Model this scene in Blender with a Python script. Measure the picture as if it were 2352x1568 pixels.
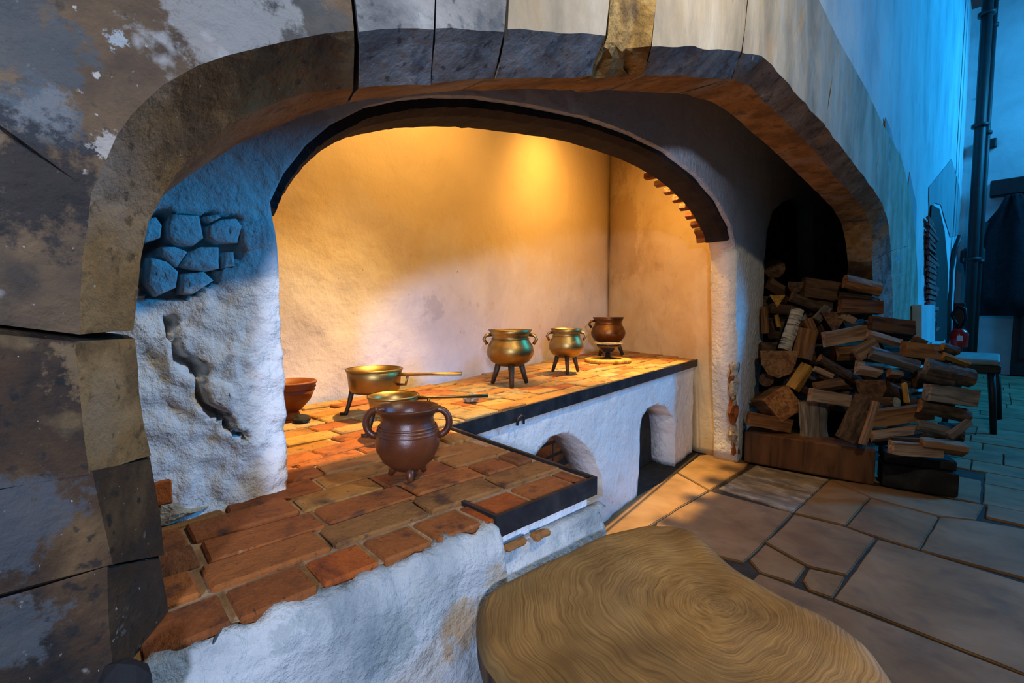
import bpy, bmesh, math, random
from mathutils import Vector, Matrix, noise
from mathutils.geometry import tessellate_polygon
random.seed(7)
for o in list(bpy.data.objects): bpy.data.objects.remove(o)
SC = bpy.context.scene; COL = SC.collection
# ------------------------------------------------------------------ camera, light, exposure
W, H, F = 2352, 1568, 1040.0
YAW, PIT, EYE = math.radians(47), math.atan2(62, 1040.0), 1.30
FW = Vector((-math.sin(YAW)*math.cos(PIT), math.cos(YAW)*math.cos(PIT), -math.sin(PIT)))
RT = Vector((math.cos(YAW), math.sin(YAW), 0)); UP = RT.cross(FW); CAM = Vector((0, 0, EYE))
cd = bpy.data.cameras.new('camera'); cam = bpy.data.objects.new('camera', cd); COL.objects.link(cam)
cam.matrix_world = Matrix.Translation(CAM) @ Matrix((RT, UP, -FW)).transposed().to_4x4()
cd.sensor_width = 36; cd.lens = F/W*36; cd.clip_start = .05; cd.clip_end = 60
SC.camera = cam
SC.view_settings.view_transform = 'Standard'; SC.view_settings.look = 'None'
SC.view_settings.gamma = 1; SC.view_settings.use_curve_mapping = False
SC.view_settings.exposure = -0.25
wd = bpy.data.worlds.new('world'); SC.world = wd; wd.use_nodes = True
bg = wd.node_tree.nodes['Background']; bg.inputs[0].default_value = (.10, .30, .62, 1); bg.inputs[1].default_value = .09
def light(name, kind, loc, target, energy, color, size=.2, sy=None, angle=60, blend=.5):
    l = bpy.data.lights.new(name, kind); l.energy = energy; l.color = color
    if kind == 'AREA':
        l.shape = 'RECTANGLE'; l.size = size; l.size_y = sy or size
    else:
        l.shadow_soft_size = size
    if kind == 'SPOT': l.spot_size = math.radians(angle); l.spot_blend = blend
    o = bpy.data.objects.new(name, l); COL.objects.link(o); o.location = loc
    o.rotation_euler = (Vector(target)-Vector(loc)).to_track_quat('-Z', 'Y').to_euler()
    return o
light('window_daylight', 'AREA', (6.0, 12.5, 7.0), (-.7, 4.0, 2.0), 1500, (.012, .40, 1.0), 2.0, 3.0)
light('window_daylight_far', 'AREA', (2.2, 12.6, 6.6), (.8, 14.3, 5.4), 120, (.05, .46, 1.0), 1.2, 1.6)
light('hall_lamp_cool', 'SPOT', (2.2, -1.8, 2.0), (-2.4, 2.0, 1.2), 860, (.60, .70, 1.0), .16, angle=42, blend=.7)
light('hall_lamp', 'POINT', (.30, 1.24, 2.86), (0, 0, 0), 118, (1.0, .82, .54), .03)
light('hood_lamp', 'SPOT', (-1.85, 1.45, 3.05), (-2.4, 1.25, 2.0), 62, (1.0, .50, .10), .06, angle=140, blend=.8)
light('hood_lamp_far', 'SPOT', (-2.1, 2.85, 3.05), (-2.5, 3.4, 1.7), 105, (1.0, .50, .10), .06, angle=140, blend=.8)
light('hood_spot', 'SPOT', (-1.60, 1.30, 3.3), (-1.45, .95, .9), 850, (1.0, .60, .19), .03, angle=58, blend=.8)
light('hood_spot_far', 'SPOT', (-1.80, 3.1, 3.3), (-1.66, 3.0, .4), 1400, (1.0, .60, .19), .03, angle=50, blend=.8)

def ray(u, v): return FW + RT*((u-W/2)/F) - UP*((v-H/2)/F)
def onz(u, v, z): d = ray(u, v); return CAM + d*((z-CAM.z)/d.z)
def onx(u, v, x): d = ray(u, v); return CAM + d*((x-CAM.x)/d.x)
def ony(u, v, y): d = ray(u, v); return CAM + d*((y-CAM.y)/d.y)
def onf(u, v, f): return CAM + ray(u, v)*f
def onpl(u, v, a, b, off=0):
    a = Vector(a); b = Vector(b); n = Vector((b.y-a.y, -(b.x-a.x))).normalized(); A = a-n*off
    d = ray(u, v); t = ((A-CAM.xy).dot(n))/(d.xy.dot(n)); return CAM + d*t
# ------------------------------------------------------------------ materials
def mat(name, cols, scale=4, rough=.85, metal=0, bump=.3, bscale=None, stretch=(1, 1, 1), spots=None, detail=8,
        fine=None, rand=0, wash=None, contrast=(.3, .7), bdist=.02, patch=None, spec=.35):
    m = bpy.data.materials.new(name); m.use_nodes = True; nt = m.node_tree; N = nt.nodes; L = nt.links
    b = N['Principled BSDF']; b.inputs['Roughness'].default_value = rough; b.inputs['Metallic'].default_value = metal
    b.inputs['Specular IOR Level'].default_value = spec
    g = N.new('ShaderNodeNewGeometry'); mp = N.new('ShaderNodeMapping'); mp.inputs['Scale'].default_value = stretch
    if rand:
        tc = N.new('ShaderNodeTexCoord'); L.new(tc.outputs['Object'], mp.inputs[0])
        oi = N.new('ShaderNodeObjectInfo'); ml = N.new('ShaderNodeVectorMath'); ml.operation = 'SCALE'
        ml.inputs[0].default_value = (37, 91, 53); L.new(oi.outputs['Random'], ml.inputs['Scale']); L.new(ml.outputs[0], mp.inputs['Location'])
    else: L.new(g.outputs['Position'], mp.inputs[0])
    n = N.new('ShaderNodeTexNoise'); n.inputs['Scale'].default_value = scale; n.inputs['Detail'].default_value = detail
    n.inputs['Roughness'].default_value = .62; n.inputs['Distortion'].default_value = .35
    L.new(mp.outputs[0], n.inputs['Vector'])
    r = N.new('ShaderNodeValToRGB'); L.new(n.outputs['Fac'], r.inputs[0]); e = r.color_ramp.elements
    k = len(cols)
    while len(e) < k: e.new(.5)
    for i, c in enumerate(cols):
        e[i].position = contrast[0] + (contrast[1]-contrast[0])*i/(k-1); e[i].color = (*c, 1)
    out = r.outputs[0]
    def layer(out, color, sc, lo, hi, amt=1, st=None, detail=6):
        q = N.new('ShaderNodeTexNoise'); q.inputs['Scale'].default_value = sc; q.inputs['Detail'].default_value = detail
        if st:
            m2 = N.new('ShaderNodeMapping'); m2.inputs['Scale'].default_value = st; L.new(g.outputs['Position'], m2.inputs[0]); L.new(m2.outputs[0], q.inputs['Vector'])
        else: L.new(mp.outputs[0], q.inputs['Vector'])
        mr = N.new('ShaderNodeMapRange'); mr.inputs[1].default_value = lo; mr.inputs[2].default_value = hi; mr.inputs[4].default_value = amt
        L.new(q.outputs['Fac'], mr.inputs[0]); mx = N.new('ShaderNodeMix'); mx.data_type = 'RGBA'
        L.new(mr.outputs[0], mx.inputs[0]); L.new(out, mx.inputs[6]); mx.inputs[7].default_value = (*color, 1)
        return mx.outputs[2]
    for s in (spots or []): out = layer(out, *s)
    if wash:                                           # ochre tint above a ragged height
        z0, z1, color, amt = wash; sx = N.new('ShaderNodeSeparateXYZ'); L.new(g.outputs['Position'], sx.inputs[0])
        q = N.new('ShaderNodeTexNoise'); q.inputs['Scale'].default_value = 2.2; q.inputs['Detail'].default_value = 9; q.inputs['Roughness'].default_value = .65; L.new(g.outputs['Position'], q.inputs['Vector'])
        ma = N.new('ShaderNodeMath'); ma.operation = 'MULTIPLY_ADD'; L.new(q.outputs['Fac'], ma.inputs[0]); ma.inputs[1].default_value = .75; L.new(sx.outputs[2], ma.inputs[2])
        mr = N.new('ShaderNodeMapRange'); mr.inputs[1].default_value = z0+.375; mr.inputs[2].default_value = z1+.375; mr.inputs[4].default_value = amt
        L.new(ma.outputs[0], mr.inputs[0]); mx = N.new('ShaderNodeMix'); mx.data_type = 'RGBA'
        L.new(mr.outputs[0], mx.inputs[0]); L.new(out, mx.inputs[6]); mx.inputs[7].default_value = (*color, 1); out = mx.outputs[2]
    for (cen, rad, color, amt) in (patch or []):       # stains with a place of their own, and a painted pot shadow
        vd = N.new('ShaderNodeVectorMath'); vd.operation = 'DISTANCE'; L.new(g.outputs['Position'], vd.inputs[0]); vd.inputs[1].default_value = cen
        q = N.new('ShaderNodeTexNoise'); q.inputs['Scale'].default_value = 1.6/rad; q.inputs['Detail'].default_value = 12; q.inputs['Roughness'].default_value = .72; L.new(g.outputs['Position'], q.inputs['Vector'])
        ma = N.new('ShaderNodeMath'); ma.operation = 'MULTIPLY_ADD'; L.new(q.outputs['Fac'], ma.inputs[0]); ma.inputs[1].default_value = rad*3.2; L.new(vd.outputs['Value'], ma.inputs[2])
        mr = N.new('ShaderNodeMapRange'); mr.inputs[1].default_value = rad*2.35; mr.inputs[2].default_value = rad*2.1; mr.inputs[4].default_value = amt
        L.new(ma.outputs[0], mr.inputs[0]); mx = N.new('ShaderNodeMix'); mx.data_type = 'RGBA'
        L.new(mr.outputs[0], mx.inputs[0]); L.new(out, mx.inputs[6]); mx.inputs[7].default_value = (*color, 1); out = mx.outputs[2]
    if rand:
        hs = N.new('ShaderNodeHueSaturation'); mr = N.new('ShaderNodeMapRange'); mr.inputs[3].default_value = 1-rand; mr.inputs[4].default_value = 1+rand
        L.new(oi.outputs['Random'], mr.inputs[0]); L.new(mr.outputs[0], hs.inputs['Value']); L.new(out, hs.inputs['Color']); out = hs.outputs[0]
    L.new(out, b.inputs['Base Color'])
    if bump:
        bn = N.new('ShaderNodeTexNoise'); bn.inputs['Scale'].default_value = bscale or scale*4; bn.inputs['Detail'].default_value = 9; bn.inputs['Roughness'].default_value = .6
        L.new(mp.outputs[0], bn.inputs['Vector']); bp = N.new('ShaderNodeBump'); bp.inputs['Strength'].default_value = bump; bp.inputs['Distance'].default_value = bdist
        L.new(bn.outputs['Fac'], bp.inputs['Height']); L.new(bp.outputs[0], b.inputs['Normal'])
    return m
def wood(name, dark, light_, ring=14, stretch=(1, 1, .12), rough=.75, rand=.25, bump=.4, dist=3):
    m = bpy.data.materials.new(name); m.use_nodes = True; nt = m.node_tree; N = nt.nodes; L = nt.links
    b = N['Principled BSDF']; b.inputs['Roughness'].default_value = rough; b.inputs['Specular IOR Level'].default_value = .3
    tc = N.new('ShaderNodeTexCoord'); mp = N.new('ShaderNodeMapping'); mp.inputs['Scale'].default_value = stretch; L.new(tc.outputs['Object'], mp.inputs[0])
    oi = N.new('ShaderNodeObjectInfo'); ml = N.new('ShaderNodeVectorMath'); ml.operation = 'SCALE'; ml.inputs[0].default_value = (7, 9, 5)
    L.new(oi.outputs['Random'], ml.inputs['Scale']); L.new(ml.outputs[0], mp.inputs['Location'])
    w = N.new('ShaderNodeTexNoise'); w.inputs['Scale'].default_value = ring; w.inputs['Detail'].default_value = 7; w.inputs['Distortion'].default_value = dist*.3
    L.new(mp.outputs[0], w.inputs['Vector'])
    w2 = N.new('ShaderNodeTexNoise'); w2.inputs['Scale'].default_value = ring*.25; w2.inputs['Detail'].default_value = 4; L.new(mp.outputs[0], w2.inputs['Vector'])
    r = N.new('ShaderNodeValToRGB'); r.color_ramp.elements[0].position = .36; r.color_ramp.elements[1].position = .6
    r.color_ramp.elements[0].color = (*dark, 1); r.color_ramp.elements[1].color = (*light_, 1); L.new(w.outputs['Fac'], r.inputs[0])
    mx = N.new('ShaderNodeMix'); mx.data_type = 'RGBA'; mx.blend_type = 'MULTIPLY'; mr = N.new('ShaderNodeMapRange'); mr.inputs[1].default_value = .45; mr.inputs[2].default_value = .62; mr.inputs[4].default_value = .7
    L.new(w2.outputs['Fac'], mr.inputs[0]); L.new(mr.outputs[0], mx.inputs[0]); L.new(r.outputs[0], mx.inputs[6]); mx.inputs[7].default_value = (.62, .5, .4, 1)
    hs = N.new('ShaderNodeHueSaturation'); mr2 = N.new('ShaderNodeMapRange'); mr2.inputs[3].default_value = 1-rand; mr2.inputs[4].default_value = 1+rand
    L.new(oi.outputs['Random'], mr2.inputs[0]); L.new(mr2.outputs[0], hs.inputs['Value']); L.new(mx.outputs[2], hs.inputs['Color'])
    L.new(hs.outputs[0], b.inputs['Base Color'])
    bp = N.new('ShaderNodeBump'); bp.inputs['Strength'].default_value = bump; bp.inputs['Distance'].default_value = .006; L.new(w.outputs['Fac'], bp.inputs['Height']); L.new(bp.outputs[0], b.inputs['Normal'])
    return m
M = {}
LIME = (.74, .74, .74)
M['lime'] = mat('lime_plaster', [(.50, .52, .52), LIME, (.82, .82, .82)], 3, bump=.9, bscale=14, bdist=.022, contrast=(.2, .6),
                spots=[((.34, .30, .27), 22, .66, .74, .55), ((.50, .44, .36), 3.1, .60, .74, .35)])
M['lime_rough'] = mat('rough_lime_plaster', [(.48, .50, .52), LIME, (.8, .8, .8)], 5, bump=1, bscale=24, bdist=.02, contrast=(.2, .6),
                spots=[((.25, .20, .2), 30, .68, .74, .6)])
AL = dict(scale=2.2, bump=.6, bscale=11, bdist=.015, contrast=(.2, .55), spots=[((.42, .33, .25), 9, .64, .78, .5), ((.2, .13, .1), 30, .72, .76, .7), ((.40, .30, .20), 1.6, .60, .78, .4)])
M['alcove'] = mat('alcove_plaster', [(.52, .50, .50), (.72, .71, .72), (.78, .77, .77)], wash=(1.45, 1.90, (.66, .50, .24), .85), patch=[((-2.4, 1.55, 1.35), .14, (.40, .41, .46), .4)], **AL)  # the grey smudge patch paints a pot's shadow on the back wall
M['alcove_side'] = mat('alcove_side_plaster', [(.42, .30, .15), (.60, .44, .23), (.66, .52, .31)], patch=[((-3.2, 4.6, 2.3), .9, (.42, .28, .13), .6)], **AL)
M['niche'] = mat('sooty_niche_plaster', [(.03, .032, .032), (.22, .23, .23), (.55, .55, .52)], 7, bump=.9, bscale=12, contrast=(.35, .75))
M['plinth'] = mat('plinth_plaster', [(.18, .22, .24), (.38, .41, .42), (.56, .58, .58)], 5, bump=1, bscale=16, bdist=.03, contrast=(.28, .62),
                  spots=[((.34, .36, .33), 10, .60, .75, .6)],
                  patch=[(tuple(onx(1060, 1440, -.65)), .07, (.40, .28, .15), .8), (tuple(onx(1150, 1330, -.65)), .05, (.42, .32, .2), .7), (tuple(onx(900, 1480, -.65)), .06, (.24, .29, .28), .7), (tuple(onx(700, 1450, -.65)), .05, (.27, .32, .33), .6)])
M['stone_gray'] = mat('grey_arch_stone', [(.06, .06, .065), (.19, .19, .18), (.32, .31, .29)], 6, bump=.8, bscale=26, bdist=.012, contrast=(.3, .68),
                      spots=[((.07, .08, .09), 16, .58, .66, .75), ((.38, .38, .36), 12, .63, .74, .7), ((.04, .04, .045), 55, .60, .68, .75), ((.30, .20, .10), 4, .58, .7, .5)])
M['stone_pale'] = mat('pale_arch_stone', [(.17, .14, .09), (.33, .28, .20), (.44, .40, .33)], 4, bump=.6, bscale=22, bdist=.012, stretch=(1, 1, .4),
                      spots=[((.30, .20, .09), 7, .60, .72, .6), ((.2, .18, .16), 24, .66, .72, .6)])
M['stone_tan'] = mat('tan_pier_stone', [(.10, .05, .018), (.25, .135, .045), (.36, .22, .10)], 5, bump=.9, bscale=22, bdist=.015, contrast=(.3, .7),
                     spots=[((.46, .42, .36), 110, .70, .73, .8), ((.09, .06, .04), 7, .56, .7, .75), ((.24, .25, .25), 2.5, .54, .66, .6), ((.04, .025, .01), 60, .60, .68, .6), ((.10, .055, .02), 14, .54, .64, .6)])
BX = lambda u, v: tuple(onx(u, v, -.68))
M['stone_brown'] = mat('brown_grey_arch_stone', [(.045, .03, .02), (.13, .08, .04), (.22, .19, .15)], 4, bump=.8, bscale=24, bdist=.012, contrast=(.3, .7),
                     spots=[((.44, .41, .36), 90, .68, .73, .8), ((.22, .26, .28), 3.5, .56, .68, .8), ((.03, .025, .02), 9, .56, .68, .8), ((.03, .025, .02), 60, .60, .68, .7), ((.36, .36, .34), 20, .64, .72, .6)],
                     patch=[(BX(90, 250), .05, (.13, .15, .16), .8), (BX(60, 400), .10, (.012, .012, .014), .85), (BX(250, 340), .022, (.36, .32, .27), .9), (BX(700, 60), .16, (.05, .06, .06), .7), (BX(560, 60), .12, (.30, .30, .28), .6), (BX(20, 60), .08, (.05, .07, .08), .7), (BX(270, 90), .014, (.28, .31, .31), .9)])
M['stone_dark'] = mat('sooty_pier_stone', [(.010, .008, .007), (.050, .025, .010), (.12, .065, .024)], 7, bump=.8, bscale=26, bdist=.01, contrast=(.34, .7),
                      spots=[((.42, .40, .36), 150, .70, .73, .8), ((.30, .28, .25), 28, .70, .76, .7), ((.10, .13, .15), 3.2, .58, .68, .8), ((.008, .008, .008), 60, .58, .66, .8), ((.16, .10, .04), 12, .62, .70, .6), ((.02, .02, .022), 4, .55, .66, .7)],
                      patch=[(BX(30, 1200), .07, (.055, .066, .075), .7), (BX(340, 1420), .03, (.50, .42, .30), .95), (BX(355, 1380), .022, (.50, .42, .30), .95), (BX(340, 1250), .03, (.012, .012, .012), .9), (BX(160, 745), .018, (.46, .44, .40), .95), (BX(230, 840), .05, (.16, .10, .045), .7), (BX(60, 1450), .05, (.06, .07, .075), .7)])
M['stone_ochre'] = mat('eroded_ochre_stone', [(.04, .022, .01), (.28, .165, .04), (.46, .32, .12)], 13, bump=1, bscale=18, bdist=.03)
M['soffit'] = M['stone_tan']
M['mortar'] = mat('mortar', [(.16, .10, .055), (.32, .21, .12), (.46, .35, .23)], 14, bump=.8, bscale=60, bdist=.006)
M['dark_fill'] = mat('dark_joint_fill', [(.01, .01, .01), (.03, .028, .025)], 10, bump=.3)
M['joint_earth'] = mat('dark_joint_earth', [(.018, .014, .010), (.05, .038, .025)], 14, bump=.5)
M['rubble'] = mat('crumbling_mortar', [(.22, .15, .09), (.50, .40, .27), (.60, .54, .44)], 22, bump=1, bscale=40, bdist=.015)
for i, c in enumerate([((.10, .026, .006), (.24, .066, .010)), ((.12, .034, .008), (.28, .084, .014)), ((.08, .024, .007), (.19, .062, .013)), ((.15, .030, .005), (.33, .072, .006)), ((.12, .045, .012), (.25, .105, .025)), ((.16, .085, .022), (.33, .19, .055)), ((.14, .060, .014), (.31, .145, .032)), ((.15, .10, .04), (.28, .20, .09))]):
    M['brick%d' % i] = mat('hearth_brick_%s' % 'abcdefgh'[i], [c[0], c[1], tuple(x*1.15 for x in c[1])], 9, bump=1, bscale=34, bdist=.010, rand=.16, rough=.8,
                           spots=[((.05, .02, .012), 14, .60, .7, .75), ((.03, .012, .008), 70, .64, .7, .7), ((.34, .22, .13), 40, .7, .74, .4)])
M['brick_far'] = mat('chimney_brick', [(.12, .03, .03), (.30, .09, .08), (.36, .14, .12)], 8, rand=.3, bump=.5)
M['iron'] = mat('black_iron', [(.010, .010, .012), (.022, .022, .026), (.045, .042, .042)], 12, rough=.55, metal=.3, bump=.35, bscale=40, bdist=.004)
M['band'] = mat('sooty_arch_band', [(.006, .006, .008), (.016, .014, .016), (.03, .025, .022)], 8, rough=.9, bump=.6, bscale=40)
M['brass'] = mat('worn_brass', [(.14, .08, .022), (.30, .20, .065), (.42, .30, .11)], 3, rough=.42, metal=1, bump=.06, bscale=40, rand=.08, spots=[((.16, .07, .02), 5, .58, .72, .7)])
M['bronze'] = mat('dark_bronze', [(.06, .028, .012), (.15, .07, .026), (.24, .12, .04)], 4, rough=.38, metal=.9, bump=.1, bscale=40, rand=.05)
M['leg'] = mat('blackened_leg_metal', [(.03, .022, .015), (.09, .06, .035)], 14, rough=.55, metal=.6, bump=.2)
M['clay'] = mat('brown_glazed_clay', [(.05, .013, .005), (.10, .026, .008), (.14, .042, .014)], 7, rough=.36, bump=.12, bscale=40, spots=[((.02, .009, .006), 9, .58, .68, .6)], spec=.5)
M['clay_red'] = mat('red_earthenware', [(.14, .04, .012), (.28, .09, .025)], 5, rough=.5, bump=.15)
M['slab0'] = mat('floor_slab', [(.10, .054, .024), (.20, .118, .055), (.28, .18, .10)], 2.6, bump=.5, bscale=9, bdist=.01, rough=.7, rand=.12, contrast=(.25, .7), spots=[((.09, .06, .04), 6, .55, .75, .6)])
M['slab1'] = mat('floor_slab_brown', [(.11, .062, .026), (.22, .13, .055), (.28, .18, .09)], 3.2, bump=.5, bscale=10, bdist=.01, rough=.7, rand=.12, contrast=(.25, .7))
M['slab_scuff'] = mat('scuffed_floor_slab', [(.11, .09, .07), (.22, .19, .15), (.50, .46, .42)], 5, bump=.8, bscale=12, rough=.65, stretch=(1, 2.5, 1), contrast=(.3, .72))
M['log_tan'] = wood('split_wood_tan', (.12, .054, .02), (.31, .155, .06), 30, (1, 1, .09))
M['log_pale'] = wood('split_wood_pale', (.20, .125, .08), (.44, .32, .23), 34, (1, 1, .08), rand=.15)
M['log_dark'] = wood('old_dark_wood', (.04, .02, .012), (.13, .07, .035), 26, (1, 1, .12))
M['log_gray'] = wood('weathered_grey_wood', (.08, .075, .07), (.22, .21, .20), 28, (1, 1, .1), rand=.2)
M['log_yellow'] = wood('fresh_and_lit_yellow_wood', (.24, .11, .015), (.52, .29, .06), 24, (1, 1, .12), rand=.1)
M['bark'] = mat('bark', [(.02, .014, .010), (.07, .045, .028), (.16, .10, .06)], 30, bump=1, bscale=45, bdist=.01, stretch=(1, 1, .35), rand=.2)
M['birch'] = mat('birch_bark', [(.035, .03, .03), (.50, .46, .40), (.66, .60, .5)], 24, bump=.5, stretch=(.35, .35, 2.4), rand=.05, contrast=(.38, .6))
M['beam'] = wood('beam_wood', (.07, .032, .014), (.15, .075, .034), 12, (1, 1, .15), rand=0, rough=.6)
M['char'] = mat('charred_block', [(.004, .004, .005), (.010, .010, .012), (.03, .03, .03)], 5, bump=.4)
M['white_wall'] = mat('limewashed_wall', [(.30, .34, .36), (.46, .52, .54), (.58, .62, .62)], 1.6, bump=.7, bscale=7, bdist=.03, stretch=(1, 1, .6), contrast=(.25, .65), spots=[((.3, .34, .36), 5, .58, .76, .5)])
M['shadow_patch'] = mat('painted_shadow_grey', [(.20, .23, .24), (.30, .33, .34)], 4, bump=.5, stretch=(1, 1, .3))  # grey that paints window shadows onto the limewashed wall
M['far_wall'] = mat('far_limewash', [(.34, .38, .40), (.52, .56, .58)], 1.2, bump=.5, bscale=5)
M['dark_wood'] = mat('black_painted_wood', [(.006, .006, .008), (.016, .015, .016)], 9, rough=.5, bump=.2)
M['bench'] = mat('bench_wood', [(.16, .18, .17), (.26, .28, .26)], 7, rough=.55, bump=.2, stretch=(1, .2, 1))
M['red'] = mat('red_enamel', [(.42, .006, .004), (.55, .01, .006)], 5, rough=.25, bump=0, spec=.6)
M['white_paper'] = mat('white_label', [(.6, .7, .8), (.7, .8, .9)], 5, bump=0)
M['cloth_dark'] = mat('dark_cloth', [(.004, .006, .010), (.012, .016, .022)], 8, rough=.95, bump=.4)
M['pipe'] = mat('dark_pipe_paint', [(.018, .02, .022), (.03, .033, .036)], 6, rough=.5, bump=.05)
M['black_glass'] = mat('black_glaze', [(.008, .008, .010), (.02, .02, .022)], 6, rough=.15, bump=0, spec=.6)
def worktop():
    m = bpy.data.materials.new('worn_block_wood'); m.use_nodes = True; nt = m.node_tree; N = nt.nodes; L = nt.links
    b = N['Principled BSDF']; b.inputs['Roughness'].default_value = .62; b.inputs['Specular IOR Level'].default_value = .3
    g = N.new('ShaderNodeNewGeometry'); mp = N.new('ShaderNodeMapping'); mp.inputs['Location'].default_value = (.33, -.80, -.78); L.new(g.outputs['Position'], mp.inputs[0])
    q = N.new('ShaderNodeTexNoise'); q.inputs['Scale'].default_value = 5; q.inputs['Detail'].default_value = 3; L.new(g.outputs['Position'], q.inputs['Vector'])
    sb = N.new('ShaderNodeVectorMath'); sb.operation = 'SUBTRACT'; L.new(q.outputs['Color'], sb.inputs[0]); sb.inputs[1].default_value = (.5, .5, .5)
    sc_ = N.new('ShaderNodeVectorMath'); sc_.operation = 'SCALE'; sc_.inputs['Scale'].default_value = .12; L.new(sb.outputs[0], sc_.inputs[0])
    ad = N.new('ShaderNodeVectorMath'); ad.operation = 'ADD'; L.new(mp.outputs[0], ad.inputs[0]); L.new(sc_.outputs[0], ad.inputs[1])
    se = N.new('ShaderNodeSeparateXYZ'); L.new(ad.outputs[0], se.inputs[0])
    def mth(op, a_, b_=None):
        x = N.new('ShaderNodeMath'); x.operation = op
        for i_, v_ in enumerate((a_, b_)):
            if v_ is None: continue
            if isinstance(v_, (int, float)): x.inputs[i_].default_value = v_
            else: L.new(v_, x.inputs[i_])
        return x.outputs[0]
    r_ = mth('SQRT', mth('ADD', mth('MULTIPLY', se.outputs[0], se.outputs[0]), mth('MULTIPLY', se.outputs[1], se.outputs[1])))
    an_ = mth('ABSOLUTE', mth('ARCTAN2', se.outputs[1], se.outputs[0]))
    cb_ = N.new('ShaderNodeCombineXYZ'); L.new(mth('MULTIPLY', r_, 240.0), cb_.inputs[0]); L.new(mth('MULTIPLY', an_, 1.6), cb_.inputs[1])
    w = N.new('ShaderNodeTexNoise'); w.inputs['Scale'].default_value = 1.0; w.inputs['Detail'].default_value = 6; w.inputs['Roughness'].default_value = .6; L.new(cb_.outputs[0], w.inputs['Vector'])
    n = N.new('ShaderNodeTexNoise'); n.inputs['Scale'].default_value = 7; n.inputs['Detail'].default_value = 7; L.new(mp.outputs[0], n.inputs['Vector'])
    r = N.new('ShaderNodeValToRGB'); e = r.color_ramp.elements; e[0].color = (.15, .078, .020, 1); e[1].color = (.34, .20, .062, 1); e[0].position = .30; e[1].position = .66
    L.new(w.outputs['Fac'], r.inputs[0])
    r2 = N.new('ShaderNodeValToRGB'); r2.color_ramp.elements[0].position = .32; r2.color_ramp.elements[1].position = .66
    r2.color_ramp.elements[0].color = (.55, .5, .42, 1); r2.color_ramp.elements[1].color = (1.05, 1, .95, 1); L.new(n.outputs['Fac'], r2.inputs[0])
    mx = N.new('ShaderNodeMix'); mx.data_type = 'RGBA'; mx.blend_type = 'MULTIPLY'; mx.inputs[0].default_value = 1; L.new(r.outputs[0], mx.inputs[6]); L.new(r2.outputs[0], mx.inputs[7])
    L.new(mx.outputs[2], b.inputs['Base Color'])
    bp = N.new('ShaderNodeBump'); bp.inputs['Strength'].default_value = .5; bp.inputs['Distance'].default_value = .003; L.new(w.outputs['Fac'], bp.inputs['Height']); L.new(bp.outputs[0], b.inputs['Normal'])
    return m
M['block'] = worktop()
# ------------------------------------------------------------------ builders
def obj(name, bm, m, parent=None, smooth=False, loc=None):
    me = bpy.data.meshes.new(name)
    bmesh.ops.recalc_face_normals(bm, faces=bm.faces[:]); bm.to_mesh(me); bm.free()
    if smooth:
        for p in me.polygons: p.use_smooth = True
    for x in (m if isinstance(m, (list, tuple)) else [m]): me.materials.append(M[x] if isinstance(x, str) else x)
    o = bpy.data.objects.new(name, me); COL.objects.link(o)
    if parent: o.parent = parent
    if loc is not None: o.location = loc
    return o
def struct(o): o['kind'] = 'structure'; return o
def tag(o, label, cat, group=None):
    o['label'] = label; o['category'] = cat
    if group: o['group'] = group
    return o
def empty(name, loc, label, cat, group=None, rz=0):
    o = bpy.data.objects.new(name, None); COL.objects.link(o); o.location = loc; o.rotation_euler.z = rz
    return tag(o, label, cat, group)
def seg_d(p, a, b):
    ab = b-a; t = max(0, min(1, (p-a).dot(ab)/max(ab.length_squared, 1e-9))); return (p-(a+ab*t)).length
def inside(p, poly):
    c = False; n = len(poly); j = n-1
    for i in range(n):
        a, b = poly[i], poly[j]
        if (a[1] > p[1]) != (b[1] > p[1]) and p[0] < (b[0]-a[0])*(p[1]-a[1])/(b[1]-a[1])+a[0]: c = not c
        j = i
    return c
def dens(poly, d):
    out = []
    for i, a in enumerate(poly):
        b = poly[(i+1) % len(poly)]; n = max(1, int(math.dist(a, b)/d))
        for k in range(n): out.append((a[0]+(b[0]-a[0])*k/n, a[1]+(b[1]-a[1])*k/n))
    return out
def wall(name, poly, a, b, thick, m, cuts_s, cuts_z, amp=.01, fs=6, dispf=None, parent=None, edge=0):
    """poly: (s,z) outline; the plane passes a->b (xy), s measured from a; thick behind it"""
    a = Vector(a); b = Vector(b); d = (b-a).normalized(); n = Vector((d.y, -d.x))
    bm = bmesh.new(); vv = [bm.verts.new((s, z, 0)) for s, z in poly]
    for tri in tessellate_polygon([[Vector((s, z, 0)) for s, z in poly]]):
        try: bm.faces.new([vv[i] for i in tri])
        except ValueError: pass
    bmesh.ops.recalc_face_normals(bm, faces=bm.faces[:])
    if bm.faces[:][0].normal.z < 0: bmesh.ops.reverse_faces(bm, faces=bm.faces[:])
    for s in cuts_s: bmesh.ops.bisect_plane(bm, geom=bm.verts[:]+bm.edges[:]+bm.faces[:], plane_co=(s, 0, 0), plane_no=(1, 0, 0))
    for z in cuts_z: bmesh.ops.bisect_plane(bm, geom=bm.verts[:]+bm.edges[:]+bm.faces[:], plane_co=(0, z, 0), plane_no=(0, 1, 0))
    r = bmesh.ops.extrude_face_region(bm, geom=bm.faces[:]); back = [v for v in r['geom'] if isinstance(v, bmesh.types.BMVert)]
    for v in back: v.co.z = -thick
    for v in bm.verts:
        s, z, w = v.co; p = a + d*s
        if w > -1e-6:
            w = noise.fractal(Vector((s*fs, z*fs, 3.1)), 1, 2, 4)*amp
            if dispf: w += dispf(s, z)
        if edge:
            q = Vector((s*9, z*9, 9)); s += noise.noise(q)*edge; z += noise.noise(q+Vector((5, 5, 5)))*edge*.6; p = a + d*s
        v.co = (p.x+n.x*w, p.y+n.y*w, z)
    return obj(name, bm, m, parent, True)
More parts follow.
